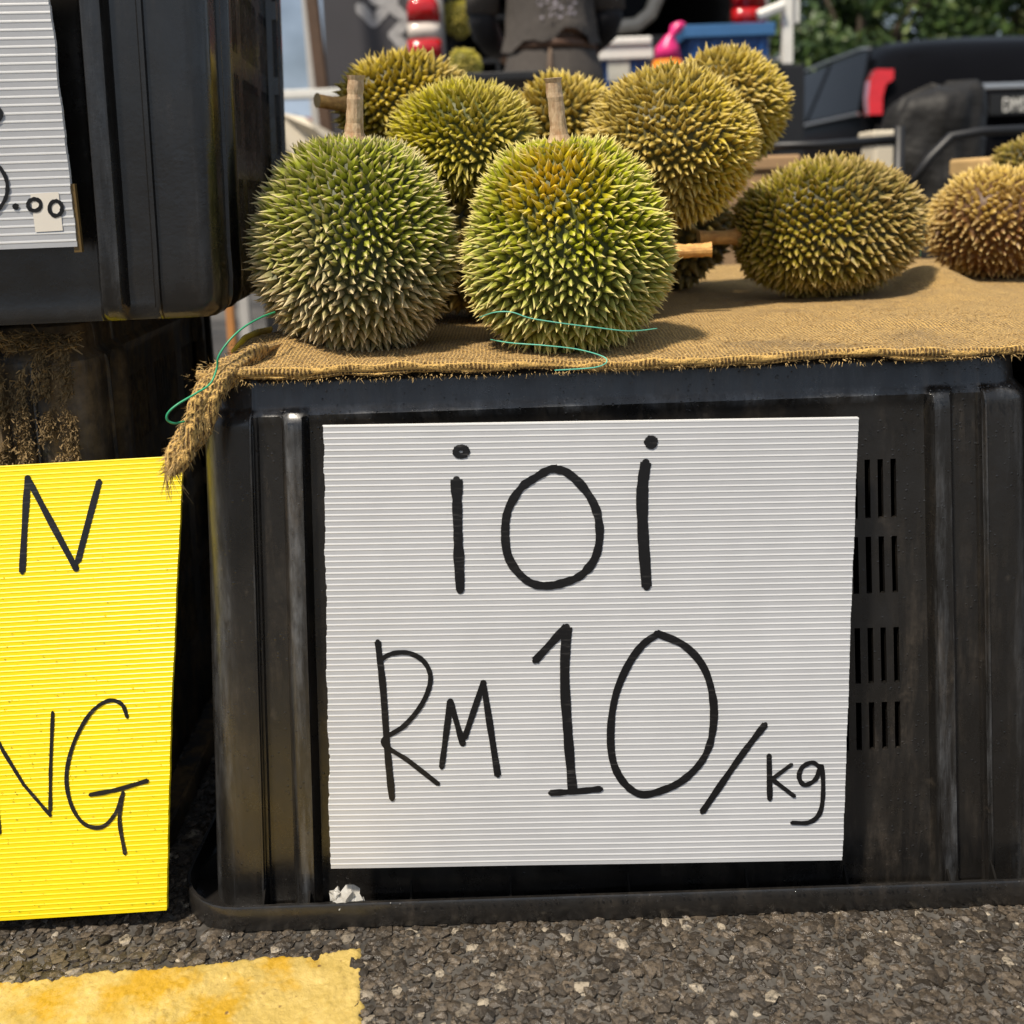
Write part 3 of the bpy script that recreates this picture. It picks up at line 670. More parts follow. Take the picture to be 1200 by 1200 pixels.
# ------------------------------------------------------------ durians
def spine_template():
    prof = [(0, 1.0), (.18, .78), (.45, .47), (.75, .19), (1.0, 0)]; n = 5
    v = []
    for h, r_ in prof[:-1]:
        for k in range(n): an = 2*math.pi*k/n; v.append((r_*math.cos(an), r_*math.sin(an), h))
    v.append((0,0,1)); f = []
    for i in range(len(prof)-2):
        for k in range(n): k2 = (k+1) % n; f += [(i*n+k, i*n+k2, (i+1)*n+k2), (i*n+k, (i+1)*n+k2, (i+1)*n+k)]
    t = (len(prof)-2)*n
    for k in range(n): f.append((t+k, t+(k+1)%n, len(v)-1))
    return np.array(v), np.array(f)
SV, SF = spine_template()
DUR_GROUP = 'spiky durians heaped on the burlap'
def durian(c, axis, rx, rl, mat, seed, label, n=1150, h=.0165, stem=None, stem_mat_=None, group=DUR_GROUP, front=None, squash=1.0):
    """c centre, axis towards the stem, rx radius, rl half length, stem = (length, radius, bend)"""
    z = Vector(axis).normalized(); fr = Vector(front) if front else Vector((0,-1,0)); y = (-(fr - z*fr.dot(z))).normalized(); x = y.cross(z)
    M = Matrix((x, y, z)).transposed().to_4x4(); M.translation = Vector(c)
    root = empty('durian', M, label, 'durian', group)
    rs = np.random.RandomState(seed); lob = rs.uniform(0, 6.28); amp = .045
    rx -= h*.72; rl -= h*.72
    def rad(d):   # d unit dirs (n,3) -> surface points
        an = np.arctan2(d[:,1], d[:,0]); s = np.sqrt(np.clip(1-d[:,2]**2, 0, 1)); k = 1 + amp*np.cos(5*an + lob)*s**2 + .02*np.sin(2*an + seed) 
        zz = d[:,2]; shape = 1 - .085*zz*s        # a little fuller at the blossom end
        k = k*(1 + .022*np.sin(3.1*d[:,0]+2.3*d[:,2]*2+seed)*np.cos(2.7*d[:,1]*1.6+seed*1.7)); return np.c_[d[:,0]*rx*k*shape, d[:,1]*rx*k*shape*squash, zz*rl*(1-.05*np.exp(-((1-zz)/.06)))]
    nu, nv = 40, 26
    th = np.linspace(0, np.pi, nv+1); ph = np.linspace(0, 2*np.pi, nu, endpoint=False)
    D = np.array([[math.sin(t)*math.cos(p), math.sin(t)*math.sin(p), math.cos(t)] for t in th for p in ph]); BV = rad(D)
    BF = []
    for j in range(nv):
        for i in range(nu):
            a, b, c_, d = j*nu+i, j*nu+(i+1)%nu, (j+1)*nu+(i+1)%nu, (j+1)*nu+i
            if j == 0: BF.append((a, d, c_))
            elif j == nv-1: BF.append((a, d, b))
            else: BF += [(a, d, c_), (a, c_, b)]
    husk = fast_mesh('husk', BV, np.array(BF), mat, root, smooth=True, attr=np.c_[np.zeros(len(BV)), np.full(len(BV), .5), (D[:,2]+1)/2])
    i = np.arange(n) + .5; zz = 1 - 2*i/n; an = i*2.399963 + rs.uniform(-.03, .03, n); zz = (zz + rs.uniform(-.35, .35, n)*2/math.sqrt(n)*.55).clip(-.999, .999)
    an = an + rs.uniform(-.35, .35, n)*2/math.sqrt(n)/np.sqrt(1-zz**2+.05)
    s = np.sqrt(1-zz**2); d = np.c_[s*np.cos(an), s*np.sin(an), zz]
    if stem: d = d[d[:,2] < .992]; 
    N = len(d); p = rad(d); nn = np.c_[d[:,0]/rx, d[:,1]/rx, d[:,2]/rl]; nn /= np.linalg.norm(nn, axis=1)[:,None]
    nn = nn + rs.normal(0, .13, (N,3)); nn /= np.linalg.norm(nn, axis=1)[:,None]
    t1 = np.cross(nn, rs.normal(0, 1, (N,3))); t1 /= np.linalg.norm(t1, axis=1)[:,None]; t2 = np.cross(nn, t1)
    area = 4*math.pi*((rx*rx + 2*rx*rl)/3); rb = math.sqrt(area/n)*.66
    near = np.clip((1-zz[:N])/.12, .55, 1)
    hh = h*rs.uniform(.62, 1.14, N)*near; rr = rb*rs.uniform(.85, 1.12, N)*np.clip(near, .8, 1); asp = rs.uniform(.78, 1.22, N)
    bend = rs.normal(0, .16, (N,3)); bend -= nn*(bend*nn).sum(1)[:,None]
    T = SV
    V = (p[:,None,:] - nn[:,None,:]*.0015 + t1[:,None,:]*(T[None,:,0:1]*(rr*asp)[:,None,None]) + t2[:,None,:]*(T[None,:,1:2]*(rr/asp)[:,None,None])
         + nn[:,None,:]*(T[None,:,2:3]*hh[:,None,None]) + bend[:,None,:]*((T[None,:,2:3]**2)*hh[:,None,None]))
    A = np.empty((N, len(T), 3)); A[:,:,0] = T[None,:,2]; A[:,:,1] = rs.uniform(0,1,N)[:,None]; A[:,:,2] = ((d[:,2]+1)/2)[:,None]
    F = (SF[None] + (np.arange(N)*len(T))[:,None,None]).reshape(-1,3)
    sp = fast_mesh('spines', V.reshape(-1,3), F, mat, root, attr=A.reshape(-1,3)); sp['kind'] = 'stuff'
    if stem:
        L, sr, bd = stem; m = MB(); rg = []
        steps = 14
        for k in range(steps+1):
            q = k/steps; base = rl*.93 + q*L; cx = bd*q*q; flare = 1 + .7*math.exp(-q*8) + (.14 if q > .93 else 0) + .10*noise.noise(Vector((q*9, seed, 0)))
            rg.append([(cx + sr*flare*math.cos(a*math.pi/8)*(1+.16*noise.noise(Vector((a*.9, k*.6, seed)))), sr*flare*math.sin(a*math.pi/8), base + (.0015*noise.noise(Vector((a, 3, seed))) if k == steps else 0)) for a in range(16)])
        m.rings(rg, cap=True); m.m[-1] = 1; m.build('stem', [stem_mat_ or M_stem, M_cut], root, smooth=False)
    return root
UP = (0.02, -.06, 1)
durian(at(417,286,.915), (.06,-.10,1), .0950, .1085, M_D['grey_green'], 11, 'grey green durian with upright pale stem, front row, left of the other stemmed one', n=2250, h=.0150, stem=(.057,.0072,.002))
durian(at(664,287,.890), (-.05,-.12,1), .0945, .1055, M_D['bright'], 12, 'bright green durian with orange patch and upright stem, front row centre', n=2250, h=.0150, stem=(.055,.0068,-.002))
durian(at(541,166,1.06), (-1,.5,.1), .0665, .0860, M_D['lime'], 13, 'lime green durian without visible stem, perched behind the gap of the two front ones', n=1300, h=.0150)
durian(at(475,126,1.22), (-.80,-.60,.02), .0690, .0920, M_D['yellow'], 14, 'yellow green durian at the back left with orange stem pointing left', n=850, h=.0165, stem=(.040,.0075,.003), stem_mat_=M_stem2)
durian(at(660,150,1.28), (.1,1,.2), .0730, .0760, M_D['yellow'], 15, 'small pale durian at the back, peeking out behind the bright green one', n=620, h=.0175)
durian(at(787,171,1.13), (1,.35,.12), .0900, .0985, M_D['yellow'], 16, 'largest yellow green durian of the raised heap, right of the bright green one', n=1750, h=.0140, squash=1.0)
durian(at(851,126,1.27), (.8,.6,.1), .0775, .0850, M_D['yellow'], 17, 'yellow durian on the heap just behind the largest one', n=1050, h=.0150)
durian(at(967,267,1.20), (-1,-.08,-.06), .0880, .1215, M_D['olive'], 18, 'olive brown durian lying on its side on open burlap, stem pointing left', n=1550, h=.0145, stem=(.050,.0080,.004), stem_mat_=M_stem2)
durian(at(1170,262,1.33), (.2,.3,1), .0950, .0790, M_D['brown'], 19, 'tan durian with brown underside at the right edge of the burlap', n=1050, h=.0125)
# lower layer that carries the heap (mostly in shade)
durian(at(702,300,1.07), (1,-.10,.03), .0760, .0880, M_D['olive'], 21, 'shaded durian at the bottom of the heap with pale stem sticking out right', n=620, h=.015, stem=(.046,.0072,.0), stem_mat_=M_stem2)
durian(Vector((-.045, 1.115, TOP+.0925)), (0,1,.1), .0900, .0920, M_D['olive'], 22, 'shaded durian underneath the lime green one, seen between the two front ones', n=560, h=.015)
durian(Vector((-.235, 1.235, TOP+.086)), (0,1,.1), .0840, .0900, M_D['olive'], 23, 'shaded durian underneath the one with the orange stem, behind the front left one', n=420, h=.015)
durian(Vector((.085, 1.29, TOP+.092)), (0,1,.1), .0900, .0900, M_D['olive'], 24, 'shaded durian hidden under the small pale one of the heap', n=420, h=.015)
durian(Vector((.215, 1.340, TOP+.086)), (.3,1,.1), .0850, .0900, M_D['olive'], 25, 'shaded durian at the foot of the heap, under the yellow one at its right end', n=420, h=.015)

# strings
def string(name, pts, rad, mat, label, cat='string'):
    P = [Vector(p) for p in pts]; fine = []
    for i in range(len(P)-1):
        p0 = P[max(i-1,0)]; p1, p2 = P[i], P[i+1]; p3 = P[min(i+2, len(P)-1)]
        for q in range(10):
            t = q/10; fine.append(.5*((2*p1) + (p2-p0)*t + (2*p0-5*p1+4*p2-p3)*t*t + (-p0+3*p1-3*p2+p3)*t**3))
    fine.append(P[-1]); m = MB(); m.tube(fine, rad, 6); return tag(m.build(name, mat, smooth=True), label, cat)
string('green_string', [at(*p) for p in ((322,366,.84),(306,372,.815),(285,384,.80),(268,400,.79),(256,418,.785),(254,432,.785),(246,450,.778),(228,462,.768),(208,474,.760),(197,484,.757),(196,492,.757),(204,496,.760),(216,494,.768))], .0009, M_green_string, 'bright green string looping over the burlap corner by the front left durian')
string('green_string', [at(*p) for p in ((562,372,.82),(580,366,.800),(600,366,.795),(622,373,.792),(660,379,.788),(700,384,.790),(738,388,.800),(770,385,.83))], .0005, M_cyan_string, 'thin pale green thread wound round the foot of the bright green durian')
string('green_string', [at(*p) for p in ((575,398,.83),(600,402,.800),(640,405,.792),(680,410,.790),(710,420,.785),(700,430,.775),(650,434,.772))], .0005, M_cyan_string, 'thin green thread trailing on the burlap hem below the bright green durian')
string('green_string', [at(*p) for p in ((1082,250,1.20),(1083,265,1.18),(1080,285,1.18),(1078,300,1.19))], .0008, M_cyan_string, 'short green thread hanging between the olive durian and the tan one')
m = MB(); a, b = at(272,412,.87), at(318,386,.97)
m.tube([a, a.lerp(b,.3)+Vector((0,0,.004)), a.lerp(b,.6)+Vector((0,0,.003)), b], [.002,.005,.005,.003], 8, squash=.5)
tag(m.build('yellow_strap', plain('yellow strap', (.95,.66,.05), .5), smooth=True), 'crumpled yellow strap lying on the burlap left of the front left durian', 'strap')
# crumpled clear plastic scrap in the crate rim
m = MB(); rs = random.Random(4)
for (u, v, r_) in ((400,1058,.0075),(412,1052,.0085),(394,1048,.005),(418,1060,.006)):
    c = at(u, v, .772); bm = bmesh.new(); bmesh.ops.create_icosphere(bm, subdivisions=2, radius=r_)
    for q in bm.verts: q.co = q.co*(1 + rs.uniform(-.45,.35))
    bm.verts.index_update(); m.add([c + q.co for q in bm.verts], [[q.index for q in f.verts] for f in bm.faces]); bm.free()
nn = NT('clear film'); nn.col((.75,.73,.68)); nn.set(rough=.15, trans=.55)
o = m.build('plastic_wrapper', nn.m); tag(o, 'crumpled scrap of clear plastic caught in the rim of the main crate', 'plastic scrap')
# water drops on the rim and the ledge of the crate, and on the yellow sign
def drops(name, pts, parent=None, label=None):
    V = []; F = []
    for (p, r_, nrm) in pts:
        nrm = Vector(nrm).normalized(); a = nrm.cross(Vector((.3,.9,.1))).normalized(); b_ = nrm.cross(a); i0 = len(V)
        for ht, rr in ((0, 1), (.32, .85), (.55, .5)):
            for k in range(7): an = k*2*math.pi/7; V.append(tuple(Vector(p) + (a*math.cos(an) + b_*math.sin(an))*rr*r_ + nrm*ht*r_))
        V.append(tuple(Vector(p) + nrm*.64*r_))
        for j in range(2):
            for k in range(7): k2 = (k+1) % 7; F += [(i0+j*7+k, i0+j*7+k2, i0+(j+1)*7+k2), (i0+j*7+k, i0+(j+1)*7+k2, i0+(j+1)*7+k)]
        for k in range(7): F.append((i0+14+k, i0+14+(k+1)%7, i0+21))
    nn = NT('water'); nn.col((.9,.9,.9)); nn.set(rough=.02, trans=1.0); nn.b.inputs['IOR'].default_value = 1.33
    o = fast_mesh(name, np.array(V), np.array(F), nn.m, parent, smooth=True); o['kind'] = 'stuff'
    if label: o['label'] = label
    return o
rs = random.Random(9); D_ = []
for _ in range(220): D_.append(((rs.uniform(-.24,.42)-CR_X, rs.uniform(CR_F-.025, CR_F-.004)-(CR_F+CR_D/2), .0047), rs.uniform(.0005,.0018), (0,0,1)))
for _ in range(300):
    D_.append(((rs.uniform(-.22,.40)-CR_X, -CR_D/2+.0035, .439 + rs.gauss(0,.003)), rs.uniform(.0004,.0012), (0,-.6,.8)))
for _ in range(260):
    D_.append(((rs.uniform(-.22,.40)-CR_X, -CR_D/2+.0085+rs.uniform(0,.0008), rs.uniform(.444,.462)), rs.uniform(.0004,.0011), (0,-1,.1)))
for _ in range(160): D_.append(((rs.uniform(-.25,.41)-CR_X, -CR_D/2-.0285, .0245), rs.uniform(.0003,.0009), (0,-.4,1)))
drops('water_drops', D_, main)
D_ = []
for _ in range(420):
    x = rs.uniform(-.02,.198); z = rs.uniform(.005,.33)*rs.random()**.3; D_.append(((x + sh_*z/YH, sign_relief(x, z, YH, .006, 4)-.0003, z), rs.uniform(.0003,.0009), (0,-1,0)))
drops('water_drops', D_, ys)

# ------------------------------------------------------------ mud and coir on the lower left crate
def coir():
    V = []; F = []; A = []; rs = random.Random(12)
    Mi = ML
    def fibre(p, d, L, wd=.0005):
        side = d.cross(Vector((rs.uniform(-1,1), rs.uniform(-1,1), rs.uniform(-1,1)))).normalized()*wd; cur = Vector((rs.uniform(-1,1), rs.uniform(-.6,.2), rs.uniform(-1,1)))*L*.4; b = len(V)
        for k in range(4): q = p + d*L*k/3 + cur*(k/3)**2; V.extend([tuple(q-side), tuple(q+side)])
        for k in range(3): F.extend([(b+2*k, b+2*k+1, b+2*k+3), (b+2*k, b+2*k+3, b+2*k+2)])
    for _ in range(9000):
        col = rs.choice((0,1,2,3)); x = .300 - .012 - col*.020 - abs(rs.gauss(0,.0075)); z = rs.uniform(.34,.497); y = -.231 - rs.uniform(0,.006)
        if noise.noise(Vector((x*40, 0, z*30))) < -.25: continue
        fibre(Vector((x,y,z)), Vector((rs.uniform(-.5,.5), rs.uniform(-.7,-.1), rs.uniform(-1.3,.2))).normalized(), rs.uniform(.0015,.0050))
    for _ in range(1800):
        x = rs.uniform(.12,.295); z = .497 + rs.uniform(-.008,.006) + .008*noise.noise(Vector((x*30,2,2))); fibre(Vector((x, -.232-rs.uniform(0,.01), z)), Vector((rs.uniform(-1,1), rs.uniform(-.7,0), rs.uniform(-.3,.4))).normalized(), rs.uniform(.003,.010))
    o = fast_mesh('dried_fibre_crust', np.array(V), np.array(F), plain('brown coir', (.30,.20,.085), .9, var=.65, scale=45), low); o['kind'] = 'stuff'
coir()

# ------------------------------------------------------------ background
M_black = plain('black metal', (.012,.012,.013), .45); M_dark = plain('dark grey panel', (.050,.047,.053), .6, var=.15, scale=6); M_pale = plain('pale grey paint', (.50,.48,.45), .5, var=.15, scale=8)
M_brown = plain('brown wood', (.10,.055,.030), .7, scale=20); M_blue = plain('blue plastic', (.012,.075,.26), .4, var=.25, scale=9); M_blue2 = plain('blue plastic lighter', (.05,.16,.36), .4, var=.2, scale=9)
M_cream = plain('cream foam', (.68,.60,.46), .7, var=.12, scale=12); M_glass = plain('dark glass', (.005,.005,.006), .10, spec=.18); M_red = plain('red lamp lens', (.50,.006,.008), .12, coat=.6); M_clear = plain('clear lamp lens', (.75,.66,.58), .1, coat=.6)
M_chrome = plain('chrome', (.75,.73,.70), .38, metal=1.0, var=.05); M_car = plain('black car paint', (.004,.004,.005), .28, spec=.14, coat=0, var=.2, scale=4); M_tyre = plain('tyre rubber', (.015,.015,.015), .85)
M_card = plain('brown cardboard', (.42,.26,.13), .85, scale=14); M_plate = plain('plate black', (.01,.01,.01), .5); M_white2 = plain('white enamel', (.78,.76,.70), .4, var=.08); M_orange = plain('orange paint', (.55,.24,.07), .6)
M_foam = plain('tan foam board', (.62,.40,.16), .7, var=.2, scale=20)

for m_, i_ in ((M_car, 1.22), (M_glass, 1.22)): m_.node_tree.nodes['Principled BSDF'].inputs['IOR'].default_value = i_
def thing_at(name, base, label, cat, group=None, rz=0): return empty(name, Matrix.Translation(base) @ Matrix.Rotation(rz, 4, 'Z'), label, cat, group)
def poly_prism(mb, pts2, y0, y1):      # pts2 in xz, extruded along y
    n = len(pts2); vs = [(x, y0, z) for x, z in pts2] + [(x, y1, z) for x, z in pts2]
    mb.add(vs, [tuple(range(n)), tuple(range(2*n-1, n-1, -1))] + [(i, n+i, n+(i+1)%n, (i+1)%n) for i in range(n)])

# banner board with a pale zigzag emblem, its pale frame and the brown post
Yb = 4.9; p0 = at(384,115,Yb); p1 = at(490,0,Yb)
bb = thing_at('banner_board', Vector(((p0.x+p1.x)/2, Yb, 0)), 'dark grey board with a white angular stick figure emblem, behind the back left durian', 'board')
hw = (p1.x - p0.x)/2; m = MB(); m.box(-hw, hw+.02, 0, .04, .35, 2.3, c=.004); m.build('panel', M_dark, bb)
m = MB(); m.box(-.024, .024, -.02, .06, 0, 2.3, Matrix.Translation((-hw-.035,0,0)) @ Matrix.Rotation(R(-1.2),4,'Y'), c=.004); m.build('frame_post', M_pale, bb)
MBd = Matrix.Translation(bb.location); m = MB()
for i, L in enumerate(([(421,8),(438,26),(461,0),(455,-18)], [(452,2),(478,24),(461,41),(480,62)], [(436,-2),(447,2),(455,-6)])):
    stroke_mesh(m, MBd, L, 12*.0042/.00068, True, y=-.004-.001*i, seed=i)
m.build('emblem', plain('pale print', (.42,.41,.41), .6), bb)
q = at(374,60,4.6); m = MB(); m.box(-.026, .026, -.03, .03, 0, 2.2, Matrix.Rotation(R(-3.0), 4, 'Y'), c=.004); o = m.build('wooden_post', M_brown); o.location = (q.x+.06, 4.6, 0); tag(o, 'dark brown upright post against the sky beside the banner board', 'post')
# rail with pale top, cream tarpaulin, far hedge and roof
a = at(318,112,4.3); b_ = at(388,110,4.3); m = MB()
rr = thing_at('guard_rail', Vector(((a.x+b_.x)/2 - .3, 4.3, 0)), 'pale horizontal rail on posts beyond the tall crate, below the strip of sky', 'rail')
m.box(-.75, .52, -.03, .03, a.z-.018, a.z+.018, c=.004); m.build('rail_bar', M_white2, rr)
for x in (-.7, .0, .49):
    m = MB(); m.box(x-.02, x+.02, -.02, .02, 0, a.z-.02); m.build('rail_post', M_pale, rr)
def tarp():
    Y = 3.2; base = at(355,185,Y); r = thing_at('covered_box', Vector((base.x, Y, 0)), 'cream cover draped in a peak over a dark box, behind the front left durian', 'box')
    m = MB(); pts = [at(u,v,Y) for u,v in ((326,132),(345,135),(358,138),(372,152),(392,170),(398,186),(365,190),(345,180),(330,174),(316,165))]
    nb = len(pts); front = [(p.x-base.x, -.02 + .03*math.sin(i*1.7), p.z) for i, p in enumerate(pts)]; back = [(p.x-base.x+.02, .42, p.z-.03) for p in pts]
    m.add(front + back, [tuple(range(nb-1,-1,-1)), tuple(range(nb, 2*nb))] + [(i, (i+1)%nb, nb+(i+1)%nb, nb+i) for i in range(nb)])
    m.build('cover', M_cream, r); m = MB(); zt = at(345,176,Y).z; m.box(-.16, .16, .03, .40, 0, zt-.012, c=.006); m.build('box_body', M_black, r)
tarp()
q = on(272,408,0); q = at(273,408,2.6)
m = MB(); m.box(-.010, .010, -.010, .010, 0, at(273,340,2.6).z+.12, c=.002); o = m.build('orange_pole', M_orange); o.location = (q.x, 2.6, 0); tag(o, 'thin orange pole standing on the asphalt beyond the burlap corner', 'pole')

# foliage
def leaf_mat(name, a, b, c=None):
    n = NT(name); at_ = n.n('ShaderNodeAttribute', attribute_name='Data'); s3 = n.n('ShaderNodeSeparateColor'); n.l(at_.outputs['Color'], s3.inputs[0])
    cc = n.mix(s3.outputs[0], a, b)
    if c: cc = n.mix(n.ramp(s3.outputs[1], .8, .95), cc, c)
    n.col(cc); n.set(rough=.5); n.b.inputs['Subsurface Weight'].default_value = 0; return n.m
M_leaf = leaf_mat('tree leaves', (.010,.032,.009), (.065,.115,.022), (.15,.20,.05)); M_leaf2 = leaf_mat('tree leaves olive', (.035,.045,.012), (.13,.14,.04), (.22,.20,.08))
M_bark = plain('bark', (.10,.075,.05), .9, scale=40)
def tree(x, y, rx, ry, rz, zc, n, mat, label, seed, cat='tree', name='leafy_tree', leaf=.06, grp='trees behind the parked cars'):
    r = thing_at(name, Vector((x, y, 0)), label, cat, grp); rs = np.random.RandomState(seed)
    m = MB(); m.tube([(0,0,0),(.04,0,zc*.4),(-.03,0,zc*.8),(0,0,zc+rz*.2)], [.11,.09,.07,.04], 10)
    for k in range(6):
        an = k*1.05 + seed; m.tube([(0,0,zc*.55+.1*k), (math.cos(an)*rx*.35, math.sin(an)*ry*.35, zc*.8+.12*k), (math.cos(an)*rx*.75, math.sin(an)*ry*.7, zc+.15*k)], [.05,.035,.012], 7)
    m.build('trunk', M_bark, r, smooth=True)
    nc = 70; d = rs.normal(0,1,(nc,3)); d /= np.linalg.norm(d,axis=1)[:,None]; cen = d*rs.uniform(.35,1,(nc,1))**.5*np.array([rx,ry,rz]) + np.array([0,0,zc]); cen[:,2] = np.maximum(cen[:,2], .3)
    cs = rs.uniform(.12,.30,nc)*min(rx,rz)*1.1
    idx = rs.randint(0,nc,n); off = rs.normal(0,1,(n,3)); off /= np.linalg.norm(off,axis=1)[:,None]; off *= rs.uniform(.3,1,(n,1))**.5
    P = cen[idx] + off*cs[idx][:,None]; a = rs.normal(0,1,(n,3)); a /= np.linalg.norm(a,axis=1)[:,None]; b = np.cross(a, rs.normal(0,1,(n,3))); b /= np.linalg.norm(b,axis=1)[:,None]
    s = leaf*rs.uniform(.6,1.3,(n,1)); V = np.stack([P-a*s, P+b*s*.42, P+a*s, P-b*s*.42], 1).reshape(-1,3); F = np.arange(4*n).reshape(n,4)
    fast_mesh('crown', V, F, mat, r, attr=np.repeat(np.c_[(rs.uniform(0,1,n)*.6 + .4*rs.uniform(0,1,nc)[idx]), rs.uniform(0,1,n), np.zeros(n)], 4, 0))
p = at(1010,20,10.5); tree(p.x, 10.5, 1.5, 1.0, 1.3, 2.0, 16000, M_leaf, 'bushy dark green tree behind the black car, nearest to the van', 1)
p = at(1130,10,11.5); tree(p.x, 11.5, 1.6, 1.0, 1.3, 2.1, 16000, M_leaf, 'mid green tree above the roof of the black car', 2)
p = at(1215,10,10.8); tree(p.x+.3, 10.8, 1.2, 1.0, 1.3, 2.2, 12000, M_leaf2, 'brownish olive tree at the right edge above the car roof', 3)
p = at(960,90,9.0); tree(p.x, 9.0, .75, .6, .8, 1.1, 9000, M_leaf, 'low dark shrub beside the pale frame of the van', 4, 'shrub', 'leafy_shrub', .05)
p = at(340,150,12); tree(p.x-.1, 12, .95, .6, .62, .9, 7000, M_leaf, 'dark hedge shrub far off, under the strip of sky at left', 5, 'shrub', 'leafy_shrub', .05)
p = at(395,150,13); tree(p.x+.3, 13, .9, .6, .55, .85, 6000, M_leaf, 'dark hedge shrub far off, partly behind the wooden post', 6, 'shrub', 'leafy_shrub', .05)
hp = at(345,128,16); hr = thing_at('house', Vector((hp.x, 17.0, 0)), 'far low house with a reddish brown roof under the strip of sky', 'house')
m = MB(); m.box(-2.2, 2.2, -1, 3, 0, 1.45); m.build('wall', plain('house wall', (.42,.36,.29), .8), hr)
m = MB(); m.add([(-2.5,-1.3,1.452),(2.5,-1.3,1.452),(2.5,3.2,1.452),(-2.5,3.2,1.452),(-2.0,.9,2.02),(2.0,.9,2.02)], [(0,1,5,4),(1,2,5),(2,3,4,5),(3,0,4),(0,3,2,1)]); m.build('roof', plain('roof tile', (.22,.075,.045), .8), hr)
m = MB(); m.box(-.8,-.2,-1.03,-1.004,.6,1.2); m.build('window', M_glass, hr)

# open backed white van
Yv = 4.6; vl = at(497,30,Yv); vr = at(876,12,Yv)
vx = (vl.x+vr.x)/2; van = thing_at('van', Vector((vx, Yv, 0)), 'pale van with open dark loading bay and red tail lamps, behind the person', 'van')
HWv = (vr.x-vl.x)/2
m = MB()
for s in (-1, 1):
    m.box(s*(HWv+.06)-.045, s*(HWv+.06)+.045, .02, .16, .45, 2.0, c=.015) if s > 0 else m.box(-HWv-.02, -HWv+.085, .02, .16, .45, 2.0, c=.015)          # corner pillars
    m.box(s*(HWv+.05)-.03, s*(HWv+.05)+.03, .162, 3.6, .40, 1.95, c=.01)           # side walls
m.box(-HWv-.16, HWv+.16, .02, 3.6, 1.96, 2.04, c=.02); m.box(-HWv-.1, HWv+.1, -.02, 3.6, .55, .66, c=.01); m.box(-HWv-.12, HWv+.12, -.08, .10, .38, .54, c=.03)
m.box(-HWv-.1, HWv+.1, 3.5, 3.58, .66, 1.95)
body = m.build('body', plain('van paint', (.36,.345,.32), .35, coat=.3, var=.1, scale=3), van)
m = MB(); m.box(-HWv+.10-.02, -HWv+.10+.02, .17, 3.4, .665, 1.9); m.box(HWv-.02, HWv+.02, .17, 3.4, .665, 1.9); m.box(-HWv+.03, HWv-.03, 3.42, 3.48, .665, 1.9); m.box(-HWv+.03, HWv-.03, .1, 3.4, .664, .69); m.build('dark_lining', plain('van lining', (.02,.019,.018), .8), van)
for s, pc in ((-1, vl), (1, vr)):
    lx = pc.x - vx; zc = pc.z; rt = MB(); zc -= .012; sup = lambda z, a, b: [(lx + a*abs(math.cos(t))**.6*(1 if math.cos(t) > 0 else -1), -.01 + b*abs(math.sin(t))**.7*(1 if math.sin(t) > 0 else -1), z) for t in [k*math.pi/12 for k in range(24)]]
    rt.rings([sup(zc-.130,.060,.04), sup(zc-.125,.076,.055), sup(zc-.055,.076,.055)]); rt.rings([sup(zc+.020,.074,.055), sup(zc+.095,.070,.055), sup(zc+.122,.056,.042), sup(zc+.136,.03,.02)])
    lamp = rt.build('tail_lamp', M_red, van, smooth=True); cl = MB(); cl.rings([sup(zc-.054,.074,.052), sup(zc+.019,.072,.052)]); cl.build('clear_lens', M_clear if s < 0 else M_red, lamp, smooth=True)
# rear side frame on the right
fr = thing_at('steel_rack', Vector((at(918,40,4.3).x, 4.3, 0)), 'white metal rack of upright posts and bars over a dark box added as shade, right of the van', 'rack')
F0 = fr.location.x
def fz(u, v): p = at(u, v, 4.3); return p.x - F0, p.z
zb = fz(920,76)[1]
m = MB(); m.box(-.12, .085, -.02, .30, 0, zb-.002, c=.006); m.build('shade_box', M_black, fr)  # black box added in place of the shadow below the rack
m = MB(); x_ = fz(922,40)[0]; m.box(x_-.022, x_+.022, -.02, .02, zb, 1.9, c=.004); m.build('post', M_white2, fr)
m = MB(); x_ = fz(934,10)[0]; m.box(x_-.011, x_+.011, .0, .02, fz(934,27)[1], 1.9, c=.002); m.build('post', M_white2, fr)
m = MB(); a = fz(897,70); b = fz(915,69); m.box(a[0]-.10, b[0], -.012, .012, a[1]-.008, a[1]+.008); m.build('bar', M_pale, fr)
m = MB(); a = fz(886,20); b = fz(916,8); m.tube([(a[0],-.03,a[1]), (b[0],-.03,b[1])], .022, 8); m.build('bar', M_white2, fr)

# window frame of the parked vehicle seen through the bay
wv = thing_at('vehicle_door', Vector((at(735,10,4.9).x, 4.95, .70)), 'white rounded window frame with black glass inside the van, right of the person', 'window')
c0 = Vector((0,0,0)); P = [at(u,v,4.9)-wv.location for u,v in ((700,-60),(700,24),(722,30),(748,27),(764,14),(772,-5),(778,-60))]
m = MB(); m.tube([(p.x, 0, p.z) for p in P], .035, 8); m.build('window_frame', plain('pale vinyl', (.50,.46,.38), .4), wv)
m = MB(); n_ = len(P); poly_prism(m, [(p.x, p.z) for p in P], .01, .04); m.build('window_glass', M_glass, wv)
m = MB(); m.box(P[0].x-.02, P[-1].x+.1, .0, .12, 0, P[2].z-.04, c=.01); m.build('door_panel', plain('door trim', (.07,.062,.055), .7), wv)

